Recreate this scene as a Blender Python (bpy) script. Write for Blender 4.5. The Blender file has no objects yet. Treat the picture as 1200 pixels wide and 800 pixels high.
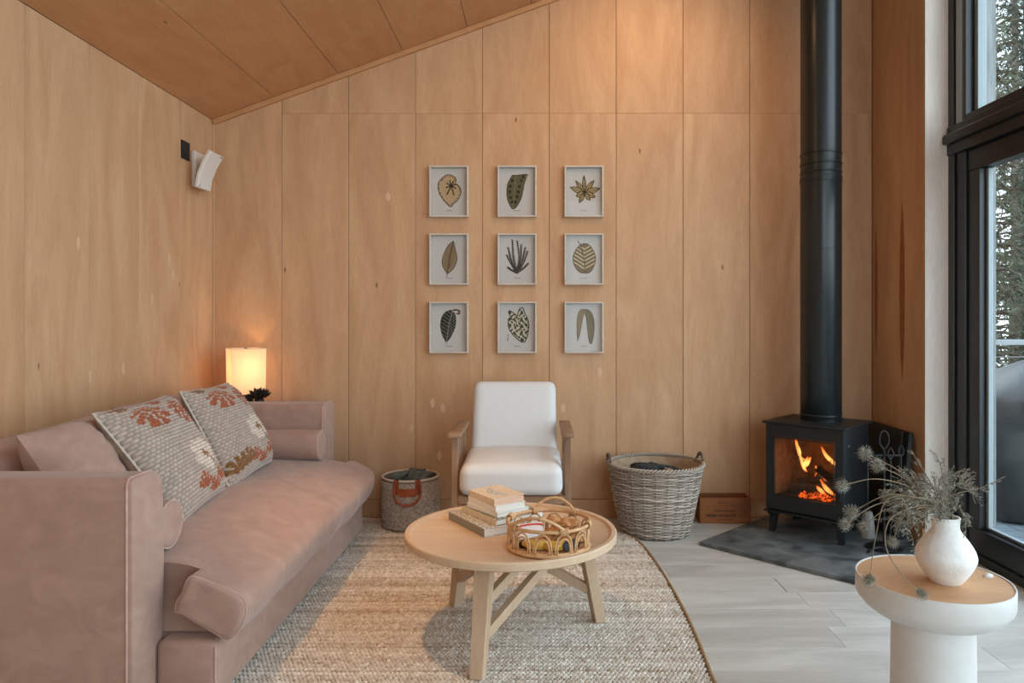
import bpy, bmesh, math, random
import numpy as np
from mathutils import Vector, Matrix
PI = math.pi
random.seed(7); RNG = np.random.default_rng(7)
SC = bpy.context.scene; COL = SC.collection

# ------------------------------------------------------------------ camera, world, lights, exposure
CAMZ = 1.168; F = 845.0
cam = bpy.data.cameras.new('camera'); cam.sensor_width = 36; cam.lens = 36*F/1200
cam.shift_x = -32/1200; cam.shift_y = -23/1200; cam.clip_start = 0.02; cam.clip_end = 300
camo = bpy.data.objects.new('camera', cam); COL.objects.link(camo)
camo.location = (0, 0, CAMZ); camo.rotation_euler = (PI/2, 0, 0); SC.camera = camo

w = bpy.data.worlds.new('overcast_sky'); SC.world = w; w.use_nodes = True
nt = w.node_tree; nt.nodes.clear()
tc = nt.nodes.new('ShaderNodeTexCoord'); sp = nt.nodes.new('ShaderNodeSeparateXYZ')
cr = nt.nodes.new('ShaderNodeValToRGB'); bg = nt.nodes.new('ShaderNodeBackground'); wo = nt.nodes.new('ShaderNodeOutputWorld')
nt.links.new(tc.outputs['Generated'], sp.inputs[0]); nt.links.new(sp.outputs['Z'], cr.inputs[0])
cr.color_ramp.elements[0].color = (0.80, 0.90, 1.0, 1); cr.color_ramp.elements[1].color = (0.66, 0.82, 1.0, 1)
nt.links.new(cr.outputs[0], bg.inputs[0]); nt.links.new(bg.outputs[0], wo.inputs[0])
bg.inputs[1].default_value = 5.2

def light(name, kind, loc, energy, color, rot=(0, 0, 0), **kw):
    l = bpy.data.lights.new(name, kind); l.energy = energy; l.color = color
    for k, v in kw.items(): setattr(l, k, v)
    o = bpy.data.objects.new(name, l); COL.objects.link(o); o.location = loc; o.rotation_euler = rot
    return o
def aim(o, tgt):
    o.rotation_euler = (Vector(tgt)-Vector(o.location)).to_track_quat('-Z', 'Y').to_euler()
WARM = (1.0, 0.56, 0.24)
# daylight portals in the glazed openings
p1 = light('window_portal', 'AREA', (2.30, 0.75, 1.75), 1, (1, 1, 1), (0, PI/2, 0), shape='RECTANGLE', size=3.5, size_y=5.9); p1.data.cycles.is_portal = True
p2 = light('window_portal', 'AREA', (1.25, -2.3, 1.6), 1, (1, 1, 1), (PI/2, 0, 0), shape='RECTANGLE', size=1.7, size_y=2.9); p2.data.cycles.is_portal = True
# warm ceiling downlights of the room (above the frame), plus an added fill
d1 = light('downlight_and_fill', 'SPOT', (-0.88, 2.51, 2.70), 95, WARM, spot_size=math.radians(46), spot_blend=1.0, shadow_soft_size=0.02); aim(d1, (-0.50, 3.02, 0))
d2 = light('downlight_and_fill', 'SPOT', (0.64, 3.40, 3.18), 26, WARM, spot_size=math.radians(120), spot_blend=1.0, shadow_soft_size=0.08); aim(d2, (0.66, 4.3, 2.3))
fill_spot = light('downlight_and_fill', 'SPOT', (-0.5, 2.3, 2.80), 12, (1.0, 0.62, 0.34), spot_size=math.radians(130), spot_blend=0.9, shadow_soft_size=0.08); aim(fill_spot, (-0.3, 4.3, 1.2))  # no lamp of the room: unseen warm fill spot added to brighten it

SC.view_settings.view_transform = 'Standard'; SC.view_settings.look = 'None'
SC.view_settings.exposure = 0.0; SC.view_settings.gamma = 1; SC.view_settings.use_curve_mapping = False

# ------------------------------------------------------------------ materials
def S(r, g, b):
    f = lambda c: (c/12.92 if c <= 0.04045 else ((c+0.055)/1.055)**2.4)
    return (f(r/255), f(g/255), f(b/255), 1)
def newmat(name):
    m = bpy.data.materials.new(name); m.use_nodes = True
    n = m.node_tree.nodes; return m, n, m.node_tree.links, n['Principled BSDF']
def mat(name, c1, c2=None, rough=0.6, scale=(8, 8, 8), noise=3.0, detail=6, bump=0.0, bscale=200, metal=0.0, sheen=0.0,
        rand=0.0, distort=0.0, pos=(0.35, 0.65), coat=0.0, spec=0.5, bstretch=(1, 1, 1)):
    m, n, L, b = newmat(name)
    b.inputs['Roughness'].default_value = rough; b.inputs['Metallic'].default_value = metal
    b.inputs['Specular IOR Level'].default_value = spec
    if coat: b.inputs['Coat Weight'].default_value = coat; b.inputs['Coat Roughness'].default_value = 0.3
    if sheen: b.inputs['Sheen Weight'].default_value = sheen; b.inputs['Sheen Roughness'].default_value = 0.45
    c2 = c2 or c1
    tcn = n.new('ShaderNodeTexCoord'); oi = n.new('ShaderNodeObjectInfo')
    ad = n.new('ShaderNodeVectorMath'); ad.operation = 'ADD'
    ml = n.new('ShaderNodeMath'); ml.operation = 'MULTIPLY'; ml.inputs[1].default_value = 37.0
    L.new(oi.outputs['Random'], ml.inputs[0]); L.new(tcn.outputs['Object'], ad.inputs[0]); L.new(ml.outputs[0], ad.inputs[1])
    mp = n.new('ShaderNodeMapping'); mp.inputs['Scale'].default_value = scale; L.new(ad.outputs[0], mp.inputs[0])
    nz = n.new('ShaderNodeTexNoise'); nz.inputs['Scale'].default_value = noise; nz.inputs['Detail'].default_value = detail
    nz.inputs['Distortion'].default_value = distort; L.new(mp.outputs[0], nz.inputs[0])
    r = n.new('ShaderNodeValToRGB'); r.color_ramp.elements[0].position = pos[0]; r.color_ramp.elements[1].position = pos[1]
    r.color_ramp.elements[0].color = c2; r.color_ramp.elements[1].color = c1; L.new(nz.outputs['Fac'], r.inputs[0])
    out = r.outputs[0]
    if rand:
        hs = n.new('ShaderNodeHueSaturation'); mr = n.new('ShaderNodeMapRange')
        mr.inputs[3].default_value = 1-rand; mr.inputs[4].default_value = 1+rand
        L.new(oi.outputs['Random'], mr.inputs[0]); L.new(mr.outputs[0], hs.inputs['Value']); L.new(out, hs.inputs['Color']); out = hs.outputs[0]
    L.new(out, b.inputs['Base Color'])
    if bump:
        mp2 = n.new('ShaderNodeMapping'); mp2.inputs['Scale'].default_value = bstretch; L.new(ad.outputs[0], mp2.inputs[0])
        n2 = n.new('ShaderNodeTexNoise'); n2.inputs['Scale'].default_value = bscale; n2.inputs['Detail'].default_value = 3; L.new(mp2.outputs[0], n2.inputs[0])
        bp = n.new('ShaderNodeBump'); bp.inputs['Strength'].default_value = bump; bp.inputs['Distance'].default_value = 0.002
        L.new(n2.outputs['Fac'], bp.inputs['Height']); L.new(bp.outputs[0], b.inputs['Normal'])
    return m
def birch(name, axis, c1, c2, ck, rough=0.55, rand=0.03):
    """birch ply: long soft figure along one axis, fine pores, dark knot specks"""
    m, n, L, b = newmat(name); b.inputs['Roughness'].default_value = rough; b.inputs['Specular IOR Level'].default_value = 0.35
    tcn = n.new('ShaderNodeTexCoord'); oi = n.new('ShaderNodeObjectInfo')
    ml = n.new('ShaderNodeMath'); ml.operation = 'MULTIPLY'; ml.inputs[1].default_value = 53.0
    ad = n.new('ShaderNodeVectorMath'); ad.operation = 'ADD'
    L.new(oi.outputs['Random'], ml.inputs[0]); L.new(tcn.outputs['Object'], ad.inputs[0]); L.new(ml.outputs[0], ad.inputs[1])
    def noise(sc, stretch, detail, dist):
        v = [sc]*3; v[axis] = sc*stretch
        mp = n.new('ShaderNodeMapping'); mp.inputs['Scale'].default_value = v; L.new(ad.outputs[0], mp.inputs[0])
        z = n.new('ShaderNodeTexNoise'); z.inputs['Scale'].default_value = 1; z.inputs['Detail'].default_value = detail
        z.inputs['Distortion'].default_value = dist; L.new(mp.outputs[0], z.inputs[0]); return z.outputs['Fac'], mp
    a, mpa = noise(5.0, 0.22, 4, 1.6); f, _ = noise(150, 0.06, 3, 0.2)
    wv, _ = noise(11.0, 0.16, 2, 2.6)
    sn = n.new('ShaderNodeMath'); sn.operation = 'SINE'; m1 = n.new('ShaderNodeMath'); m1.operation = 'MULTIPLY'; m1.inputs[1].default_value = 42
    L.new(wv, m1.inputs[0]); L.new(m1.outputs[0], sn.inputs[0])
    r = n.new('ShaderNodeValToRGB'); e = r.color_ramp.elements
    e[0].position = 0.30; e[1].position = 0.70; e[0].color = c2; e[1].color = c1; L.new(a, r.inputs[0])
    r2 = n.new('ShaderNodeValToRGB'); r2.color_ramp.elements[0].position = 0.3; r2.color_ramp.elements[1].position = 0.62
    r2.color_ramp.elements[0].color = (0.86, 0.84, 0.82, 1); r2.color_ramp.elements[1].color = (1, 1, 1, 1); L.new(f, r2.inputs[0])
    mx = n.new('ShaderNodeMix'); mx.data_type = 'RGBA'; mx.blend_type = 'MULTIPLY'; mx.inputs[0].default_value = 0.36
    L.new(r.outputs[0], mx.inputs[6]); L.new(r2.outputs[0], mx.inputs[7])
    mr = n.new('ShaderNodeMapRange'); mr.inputs[1].default_value = -1; mr.inputs[3].default_value = 0.965; mr.inputs[4].default_value = 1.02; L.new(sn.outputs[0], mr.inputs[0])
    hs = n.new('ShaderNodeHueSaturation'); L.new(mr.outputs[0], hs.inputs['Value']); L.new(mx.outputs[2], hs.inputs['Color'])
    hs2 = n.new('ShaderNodeHueSaturation'); m3 = n.new('ShaderNodeMapRange'); m3.inputs[3].default_value = 1-rand; m3.inputs[4].default_value = 1+rand
    L.new(oi.outputs['Random'], m3.inputs[0]); L.new(m3.outputs[0], hs2.inputs['Value']); L.new(hs.outputs[0], hs2.inputs['Color'])
    vo = n.new('ShaderNodeTexVoronoi'); v = [4.2]*3; v[axis] = 1.7
    mpv = n.new('ShaderNodeMapping'); mpv.inputs['Scale'].default_value = v; L.new(ad.outputs[0], mpv.inputs[0]); L.new(mpv.outputs[0], vo.inputs['Vector']); vo.inputs['Scale'].default_value = 1
    rk = n.new('ShaderNodeValToRGB'); rk.color_ramp.elements[0].position = 0.018; rk.color_ramp.elements[1].position = 0.035
    rk.color_ramp.elements[0].color = (0.7, 0.7, 0.7, 1); rk.color_ramp.elements[1].color = (0, 0, 0, 1); L.new(vo.outputs['Distance'], rk.inputs[0])
    mk = n.new('ShaderNodeMix'); mk.data_type = 'RGBA'; L.new(rk.outputs[0], mk.inputs[0]); L.new(hs2.outputs[0], mk.inputs[6]); mk.inputs[7].default_value = ck
    L.new(mk.outputs[2], b.inputs['Base Color'])
    bp = n.new('ShaderNodeBump'); bp.inputs['Strength'].default_value = 0.08; bp.inputs['Distance'].default_value = 0.001
    L.new(f, bp.inputs['Height']); L.new(bp.outputs[0], b.inputs['Normal'])
    return m
def attrmat(name, rough=0.9, bump=0.0, bscale=400, sheen=0.0):
    m, n, L, b = newmat(name); b.inputs['Roughness'].default_value = rough; b.inputs['Specular IOR Level'].default_value = 0.2
    if sheen: b.inputs['Sheen Weight'].default_value = sheen
    a = n.new('ShaderNodeAttribute'); a.attribute_name = 'Col'; L.new(a.outputs['Color'], b.inputs['Base Color'])
    if bump:
        z = n.new('ShaderNodeTexNoise'); z.inputs['Scale'].default_value = bscale; t = n.new('ShaderNodeTexCoord'); L.new(t.outputs['Object'], z.inputs[0])
        bp = n.new('ShaderNodeBump'); bp.inputs['Strength'].default_value = bump; bp.inputs['Distance'].default_value = 0.002
        L.new(z.outputs['Fac'], bp.inputs['Height']); L.new(bp.outputs[0], b.inputs['Normal'])
    return m
def emis(name, c, s):
    m = bpy.data.materials.new(name); m.use_nodes = True; n = m.node_tree.nodes; n.clear()
    e = n.new('ShaderNodeEmission'); e.inputs[0].default_value = c; e.inputs[1].default_value = s
    o = n.new('ShaderNodeOutputMaterial'); m.node_tree.links.new(e.outputs[0], o.inputs[0]); return m
def thinglass(name, tint=(0.96, 0.98, 0.98, 1), refl=1.0):
    m = bpy.data.materials.new(name); m.use_nodes = True; n = m.node_tree.nodes; n.clear(); L = m.node_tree.links
    t = n.new('ShaderNodeBsdfTransparent'); t.inputs[0].default_value = tint
    g = n.new('ShaderNodeBsdfGlossy'); g.inputs['Roughness'].default_value = 0.02
    fr = n.new('ShaderNodeFresnel'); ge = n.new('ShaderNodeNewGeometry'); io = n.new('ShaderNodeMapRange'); io.inputs[3].default_value = 1.45; io.inputs[4].default_value = 1/1.45
    L.new(ge.outputs['Backfacing'], io.inputs[0]); L.new(io.outputs[0], fr.inputs[0])
    mu = n.new('ShaderNodeMath'); mu.operation = 'MULTIPLY'; mu.inputs[1].default_value = refl
    mx = n.new('ShaderNodeMixShader'); o = n.new('ShaderNodeOutputMaterial')
    L.new(fr.outputs[0], mu.inputs[0]); L.new(mu.outputs[0], mx.inputs[0]); L.new(t.outputs[0], mx.inputs[1]); L.new(g.outputs[0], mx.inputs[2]); L.new(mx.outputs[0], o.inputs[0])
    return m

BC1, BC2, BK = S(208, 167, 129), S(192, 148, 109), S(90, 50, 26)
m_ply = birch('birch_ply', 2, BC1, BC2, BK)
m_plyc = birch('birch_ply_ceiling', 1, S(204, 153, 108), S(190, 137, 92), S(90, 45, 20))
m_plyp = mat('ply_patch', S(217, 181, 147), S(208, 170, 135), 0.6)
m_plyd = mat('ply_streak', S(160, 100, 62), S(140, 84, 50), 0.6)
m_groove = mat('groove_backing', S(120, 84, 58), rough=0.9)
m_paleply = birch('pale_reveal_ply', 2, S(238, 230, 222), S(226, 216, 207), S(226, 216, 207))
m_floor = birch('floor_plank', 0, S(212, 209, 202), S(184, 179, 171), S(120, 108, 98), 0.42, 0.05)
m_floorgap = mat('floor_gap', S(60, 50, 44), rough=0.9)
m_velvet = mat('pink_velvet', S(181, 146, 129), S(156, 122, 107), 0.85, (3, 3, 4), 3.2, 12, 0.4, 260, sheen=0.25, distort=1.0, pos=(0.2, 0.8))
m_vseam = mat('velvet_piping', S(196, 160, 147), S(182, 145, 133), 0.85, sheen=0.4)
m_knit = attrmat('knit_wool', 0.95, 0.5, 500, 0.2)
m_knitback = mat('pillow_back', S(160, 138, 120), S(140, 120, 104), 0.9, bump=0.3)
m_jute = attrmat('jute_braid', 0.9, 0.4, 700)
m_print = attrmat('botanical_print', 0.85)
m_linen = mat('cream_linen', S(224, 223, 222), S(215, 213, 211), 0.9, (1, 1, 1), 240, 2, 0.2, 900, sheen=0.1)
m_ashwood = birch('grey_brown_wood', 2, S(168, 134, 106), S(132, 99, 75), S(70, 48, 34))
m_oak = birch('light_oak', 0, S(222, 194, 164), S(206, 174, 142), S(140, 100, 70), 0.5)
m_oakv = birch('light_oak_leg', 2, S(208, 180, 150), S(190, 160, 130), S(140, 100, 70), 0.5)
m_rattan = mat('rattan', S(214, 170, 124), S(192, 146, 100), 0.5, (20, 20, 20), 3)
m_willow = attrmat('willow', 0.6)
m_bagweave = attrmat('bag_weave', 0.85)
m_leather = mat('tan_leather', S(168, 84, 42), S(138, 64, 30), 0.5, bump=0.3)
m_denim = mat('grey_green_throw', S(112, 118, 112), S(84, 92, 90), 0.95, (10, 10, 10), 4, bump=0.5, bscale=400)
m_darkcloth = mat('charcoal_throw', S(62, 66, 68), S(40, 43, 46), 0.95, (10, 10, 10), 4, bump=0.5, bscale=400)
m_iron = mat('black_cast_iron', S(34, 37, 39), S(27, 30, 32), 0.5, (30, 30, 30), 4, bump=0.15, bscale=600, spec=0.4)
m_flue = mat('black_flue_enamel', S(30, 37, 39), S(26, 32, 34), 0.3, spec=0.5)
m_slate = mat('slate', S(116, 123, 124), S(58, 66, 69), 0.55, (1.6, 1.6, 1.6), 4, 12, 0.25, 60, distort=0.8)
m_brick = mat('firebrick', S(150, 110, 72), S(110, 76, 48), 0.9, (5, 5, 5), 4)
m_log = mat('charred_log', S(52, 34, 24), S(20, 14, 11), 0.95, (12, 12, 12), 4, bump=0.8, bscale=80)
m_white = mat('white_powder_coat', S(212, 209, 205), S(208, 205, 200), 0.45)
m_plastic = mat('white_plastic', S(222, 214, 206), rough=0.45)
m_black = mat('matt_black', S(22, 22, 23), rough=0.6)
m_ceram = mat('rough_white_ceramic', S(240, 238, 235), S(230, 227, 222), 0.8, (8, 8, 8), 4, bump=0.7, bscale=90)
m_frame = mat('whitewashed_frame', S(212, 202, 190), S(192, 180, 166), 0.6, (2, 2, 20), 6)
m_frame_in = mat('frame_mount', S(188, 184, 178), rough=0.8)
m_alu = mat('black_aluminium', S(33, 37, 40), S(29, 33, 36), 0.32, spec=0.5)
m_greyseal = mat('grey_seal', S(150, 160, 164), rough=0.4)
m_clad = mat('weathered_cladding', S(146, 150, 149), S(118, 123, 123), 0.8, (12, 12, 1.2), 4)
m_deck = mat('grey_decking', S(122, 130, 136), S(98, 106, 112), 0.8, (1, 14, 14), 4)
m_rail = mat('grey_rail', S(138, 144, 146), rough=0.6)
m_cover = mat('grill_cover', S(58, 56, 55), S(46, 45, 44), 0.5, (3, 3, 3), 3, bump=0.3, bscale=20)
m_ground = mat('forest_ground', S(92, 84, 62), S(58, 60, 42), 0.95, (1, 1, 1), 2)
m_bark = mat('bark', S(98, 86, 74), S(66, 56, 48), 0.95, (6, 6, 1), 5, bump=0.8, bscale=20)
m_glass = thinglass('window_glass', (0.93, 0.96, 0.95, 1))
m_stoveglass = thinglass('stove_glass', (0.95, 0.93, 0.9, 1), 0.6)
m_picglass = thinglass('picture_glass', (0.98, 0.98, 0.98, 1), 0.22)
m_stem = mat('dry_stem', S(150, 132, 104), S(110, 98, 78), 0.9)
m_dry = mat('dry_grey_green', S(168, 164, 150), S(120, 117, 104), 0.95, (40, 40, 40), 3)
m_pages = mat('book_pages', S(238, 232, 222), S(222, 214, 200), 0.9, (1, 1, 60), 8)
m_steel = mat('brushed_steel', S(150, 150, 150), rough=0.35, metal=1)
m_bristle = mat('pale_bristles', S(128, 126, 122), S(92, 90, 86), 0.8, (60, 60, 2), 4)
m_cookie = mat('oat_biscuit', S(212, 160, 106), S(172, 116, 68), 0.9, (30, 30, 30), 4, bump=0.8, bscale=150)
m_banana = mat('banana_skin', S(222, 184, 84), S(206, 160, 62), 0.5, (10, 10, 10), 3)
m_crate = birch('stained_crate', 0, S(156, 92, 42), S(120, 66, 28), S(60, 30, 14))
m_ink = mat('dark_ink', S(34, 18, 10), rough=0.8)
m_vent = mat('dark_vase_ornament', S(38, 30, 26), S(28, 22, 20), 0.4)

# ------------------------------------------------------------------ mesh helpers
class MB:
    def __init__(s): s.v = []; s.f = []; s.mi = []; s.n = 0
    def add(s, v, f, mi=0, M=None):
        v = np.asarray(v, float).reshape(-1, 3)
        if M is not None:
            A = np.array(M); v = v @ A[:3, :3].T + A[:3, 3]
        s.v.append(v); n = s.n; s.f += [tuple(i+n for i in q) for q in f]; s.mi += [mi]*len(f); s.n += len(v); return s
    def box(s, x0, x1, y0, y1, z0, z1, b=0.0, seg=2, mi=0, M=None):
        if b <= 0:
            v = [(x, y, z) for z in (z0, z1) for y in (y0, y1) for x in (x0, x1)]
            return s.add(v, [(0, 2, 3, 1), (4, 5, 7, 6), (0, 1, 5, 4), (2, 6, 7, 3), (0, 4, 6, 2), (1, 3, 7, 5)], mi, M)
        bm = bmesh.new(); bmesh.ops.create_cube(bm, size=1)
        for q in bm.verts: q.co = Vector(((x0+x1)/2+q.co.x*(x1-x0), (y0+y1)/2+q.co.y*(y1-y0), (z0+z1)/2+q.co.z*(z1-z0)))
        bmesh.ops.bevel(bm, geom=bm.edges[:], offset=b, segments=seg, profile=0.5, affect='EDGES')
        bm.verts.index_update(); v = [tuple(q.co) for q in bm.verts]; f = [tuple(q.index for q in p.verts) for p in bm.faces]; bm.free()
        return s.add(v, f, mi, M)
    def tube(s, pts, r, sides=8, closed=False, mi=0, M=None, cap=True):
        P = np.asarray(pts, float); n = len(P); R = np.full(n, r, float) if np.isscalar(r) else np.asarray(r, float)
        T = np.roll(P, -1, 0)-np.roll(P, 1, 0)
        if not closed: T[0] = P[1]-P[0]; T[-1] = P[-1]-P[-2]
        T /= np.linalg.norm(T, axis=1)[:, None]+1e-12
        a = np.array([0, 0, 1.0]) if abs(T[0][2]) < 0.9 else np.array([1.0, 0, 0])
        U = np.zeros_like(P); u = np.cross(T[0], a); u /= np.linalg.norm(u)
        for i in range(n):
            u = u-T[i]*np.dot(u, T[i]); u /= np.linalg.norm(u)+1e-12; U[i] = u
        V = np.cross(T, U); th = np.arange(sides)*2*PI/sides
        vs = P[:, None, :]+R[:, None, None]*(np.cos(th)[None, :, None]*U[:, None, :]+np.sin(th)[None, :, None]*V[:, None, :])
        f = []
        for i in range(n if closed else n-1):
            k = (i+1) % n
            for j in range(sides):
                l = (j+1) % sides; f.append((i*sides+j, i*sides+l, k*sides+l, k*sides+j))
        if not closed and cap: f.append(tuple(range(sides))[::-1]); f.append(tuple((n-1)*sides+j for j in range(sides)))
        return s.add(vs.reshape(-1, 3), f, mi, M)
    def lathe(s, prof, seg=48, mi=0, M=None, capb=False, capt=False):
        th = np.arange(seg)*2*PI/seg; v = [(r*math.cos(t), r*math.sin(t), z) for r, z in prof for t in th]; f = []
        for i in range(len(prof)-1):
            for j in range(seg):
                l = (j+1) % seg; f.append((i*seg+j, i*seg+l, (i+1)*seg+l, (i+1)*seg+j))
        if capb: f.append(tuple(range(seg))[::-1])
        if capt: f.append(tuple((len(prof)-1)*seg+j for j in range(seg)))
        return s.add(v, f, mi, M)
    def grid(s, A, wu=False, wv=False, mi=0, M=None):
        nu, nv = A.shape[:2]; f = []
        for i in range(nu if wu else nu-1):
            for j in range(nv if wv else nv-1):
                a, b = (i+1) % nu, (j+1) % nv; f.append((i*nv+j, a*nv+j, a*nv+b, i*nv+b))
        return s.add(A.reshape(-1, 3), f, mi, M)
    def prism(s, poly, axis, a0, a1, mi=0, M=None):
        n = len(poly)
        def P(p, a): q = list(p); q.insert(axis, a); return q
        v = [P(p, a0) for p in poly]+[P(p, a1) for p in poly]
        return s.add(v, [tuple(range(n))[::-1], tuple(range(n, 2*n))]+[(i, (i+1) % n, n+(i+1) % n, n+i) for i in range(n)], mi, M)
    def beam(s, p, q, wd, ht, up=(0, 0, 1), mi=0, b=0.0):
        p, q = Vector(p), Vector(q); z = (q-p); Ln = z.length; z.normalize(); x = Vector(up).cross(z)
        if x.length < 1e-4: x = Vector((1, 0, 0)).cross(z)
        x.normalize(); y = z.cross(x); M = Matrix((x, y, z)).transposed().to_4x4(); M.translation = p
        return s.box(-wd/2, wd/2, -ht/2, ht/2, 0, Ln, b, 1, mi, M)
    def ball(s, c, r, sub=2, mi=0, jit=0.0, M=None):
        bm = bmesh.new(); bmesh.ops.create_icosphere(bm, subdivisions=sub, radius=1)
        rr = r if hasattr(r, '__len__') else (r, r, r)
        v = [(c[0]+q.co.x*rr[0]*(1+jit*(random.random()-.5)), c[1]+q.co.y*rr[1]*(1+jit*(random.random()-.5)), c[2]+q.co.z*rr[2]*(1+jit*(random.random()-.5))) for q in bm.verts]
        bm.verts.index_update(); f = [tuple(q.index for q in p.verts) for p in bm.faces]; bm.free(); return s.add(v, f, mi, M)
    def mesh(s, name, mats, smooth=35, colors=None, fix=True):
        me = bpy.data.meshes.new(name); me.from_pydata(np.concatenate(s.v).tolist(), [], s.f)
        mats = mats if isinstance(mats, (list, tuple)) else [mats]
        for m in mats: me.materials.append(m)
        if len(mats) > 1: me.polygons.foreach_set('material_index', s.mi)
        if fix:
            bm = bmesh.new(); bm.from_mesh(me); bmesh.ops.recalc_face_normals(bm, faces=bm.faces[:]); bm.to_mesh(me); bm.free()
        if colors is not None:
            at = me.color_attributes.new('Col', 'FLOAT_COLOR', 'POINT'); at.data.foreach_set('color', np.asarray(colors, np.float32).ravel())
        if smooth:
            me.polygons.foreach_set('use_smooth', [True]*len(me.polygons))
            if smooth < 180: me.set_sharp_from_angle(angle=math.radians(smooth))
        me.update(); return me
    def obj(s, name, mats, parent=None, smooth=35, colors=None, kind=None, label=None, loc=None, fix=True):
        o = bpy.data.objects.new(name, s.mesh(name, mats, smooth, colors, fix)); COL.objects.link(o)
        if parent: o.parent = parent
        if loc is not None: o.location = loc
        if kind: o['kind'] = kind
        if label: o['label'] = label
        return o
def thing(name, label, cat, loc=(0, 0, 0), rotz=0, group=None):
    o = bpy.data.objects.new(name, None); COL.objects.link(o); o.empty_display_size = 0.05
    o.location = loc; o.rotation_euler = (0, 0, rotz); o['label'] = label; o['category'] = cat
    if group: o['group'] = group
    return o
def tag(o, label, cat, group=None, kind=None):
    o['label'] = label; o['category'] = cat
    if group: o['group'] = group
    if kind: o['kind'] = kind
    return o
def copy_tree(o, parent=None):
    c = o.copy(); COL.objects.link(c); c.parent = parent
    for ch in list(o.children): copy_tree(ch, c)
    return c
def struct(name, m, mats, smooth=0): return m.obj(name, mats, None, smooth, kind='structure')
def W(px, py, d): return ((px-632)/F*d, d, CAMZ-(py-377)/F*d)
def smoothpath(pts, n=24):
    """Catmull-Rom through the points"""
    P = np.asarray(pts, float); P = np.vstack([2*P[0]-P[1], P, 2*P[-1]-P[-2]]); out = []
    seg = len(P)-3; k = max(2, n//seg)
    for i in range(seg):
        p0, p1, p2, p3 = P[i:i+4]
        for t in np.linspace(0, 1, k, endpoint=(i == seg-1)):
            out.append(0.5*((2*p1)+(-p0+p2)*t+(2*p0-5*p1+4*p2-p3)*t*t+(-p0+3*p1-3*p2+p3)*t**3))
    return np.array(out)
def rough2(x, y, seed=0):
    r = np.random.default_rng(seed); z = np.zeros_like(x)
    for k in range(7):
        a, b, p, q = r.uniform(-1, 1, 4); s = 1.6**k
        z += np.sin((a*x+b*y)*s*6+p*9)*np.cos((b*x-a*y)*s*4+q*9)/s
    return z

# ------------------------------------------------------------------ the room
XL, YB, XR, XW, YJ, YF = -1.95, 4.311, 1.99, 2.12, 3.72, -2.2
def ceilz(x): return 2.372+0.3615*(x-XL)
G = 0.0013
def panel(name, poly, axis, a_face, a_back, m, parent):
    """plywood board: polygon face with chamfered edges; axis = normal axis"""
    c = np.mean(poly, 0); P = np.array(poly); d = P-c
    inner = c+d*(1-0.0022/np.maximum(np.abs(d).max(0), 0.02)) if True else P
    sgn = 1 if a_back > a_face else -1
    n = len(P)
    def Q(p, a): q = [p[0], p[1]]; q.insert(axis, a); return q
    v = [Q(p, a_face) for p in inner]+[Q(p, a_face+sgn*0.0015) for p in P]+[Q(p, a_back) for p in P]
    f = [tuple(range(n))]+[(i, (i+1) % n, n+(i+1) % n, n+i) for i in range(n)]+[(n+i, n+(i+1) % n, 2*n+(i+1) % n, 2*n+i) for i in range(n)]+[tuple(range(2*n, 3*n))[::-1]]
    mb = MB(); V = np.array(v); o0 = V.mean(0); mb.add(V-o0, f)
    return mb.obj(name, m, parent, 0, loc=o0)
# backs of the walls
wl = struct('wall_left', MB().prism([(YF, -0.05), (YB+0.1, -0.05), (YB+0.1, 2.372), (YF, 2.372)], 0, XL-0.12, XL-0.008), m_groove)
wb = struct('wall_back', MB().prism([(XL-0.12, -0.05), (2.30, -0.05), (2.30, ceilz(2.30)), (XL-0.12, ceilz(XL-0.12))], 1, YB+0.008, YB+0.12), m_groove)
wr = struct('wall_right', MB().prism([(YJ+0.012, -0.05), (YB+0.008, -0.05), (YB+0.008, ceilz(2.0)), (YJ+0.012, ceilz(2.0))], 0, XR+0.008, XW+0.08), m_groove)
# back wall boards
xs = [XL]+[-1.541+0.4*k for k in range(9)]+[XR]
patches = {}
for i in range(len(xs)-1):
    a, b = xs[i]+G, xs[i+1]-G
    for (z0, z1) in (((0.109, 9),) if i == 0 else ((0.109, 2.413), (2.413+0.0006, None))):
        if z1 is None:
            if ceilz(b) < z0+0.02: continue
            aa = max(a, XL+(z0-2.372)/0.3615) if ceilz(a) < z0 else a
            poly = [(aa, z0), (b, z0), (b, ceilz(b)), (aa, ceilz(aa))]
        else: poly = [(a, z0), (b, z0), (b, min(z1, ceilz(b))), (a, min(z1, ceilz(a)))]
        panel('plywood_board', poly, 1, YB, YB+0.008, m_ply, wb)
# left wall boards
ys = [YB-0.004]+[3.905-0.39*k for k in range(16)]
for i in range(len(ys)-1):
    a, b = ys[i+1]+G, ys[i]-G; a = max(a, YF)
    panel('plywood_board', [(a, 0.02), (b, 0.02), (b, 2.372), (a, 2.372)], 0, XL, XL-0.008, m_ply, wl)
for (a, b) in ((YJ, 4.05-G), (4.05+G, YB-0.003)):
    panel('plywood_board', [(a, 0.10), (b, 0.10), (b, ceilz(XR)), (a, ceilz(XR))], 0, XR, XR+0.008, m_ply, wr)
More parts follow.
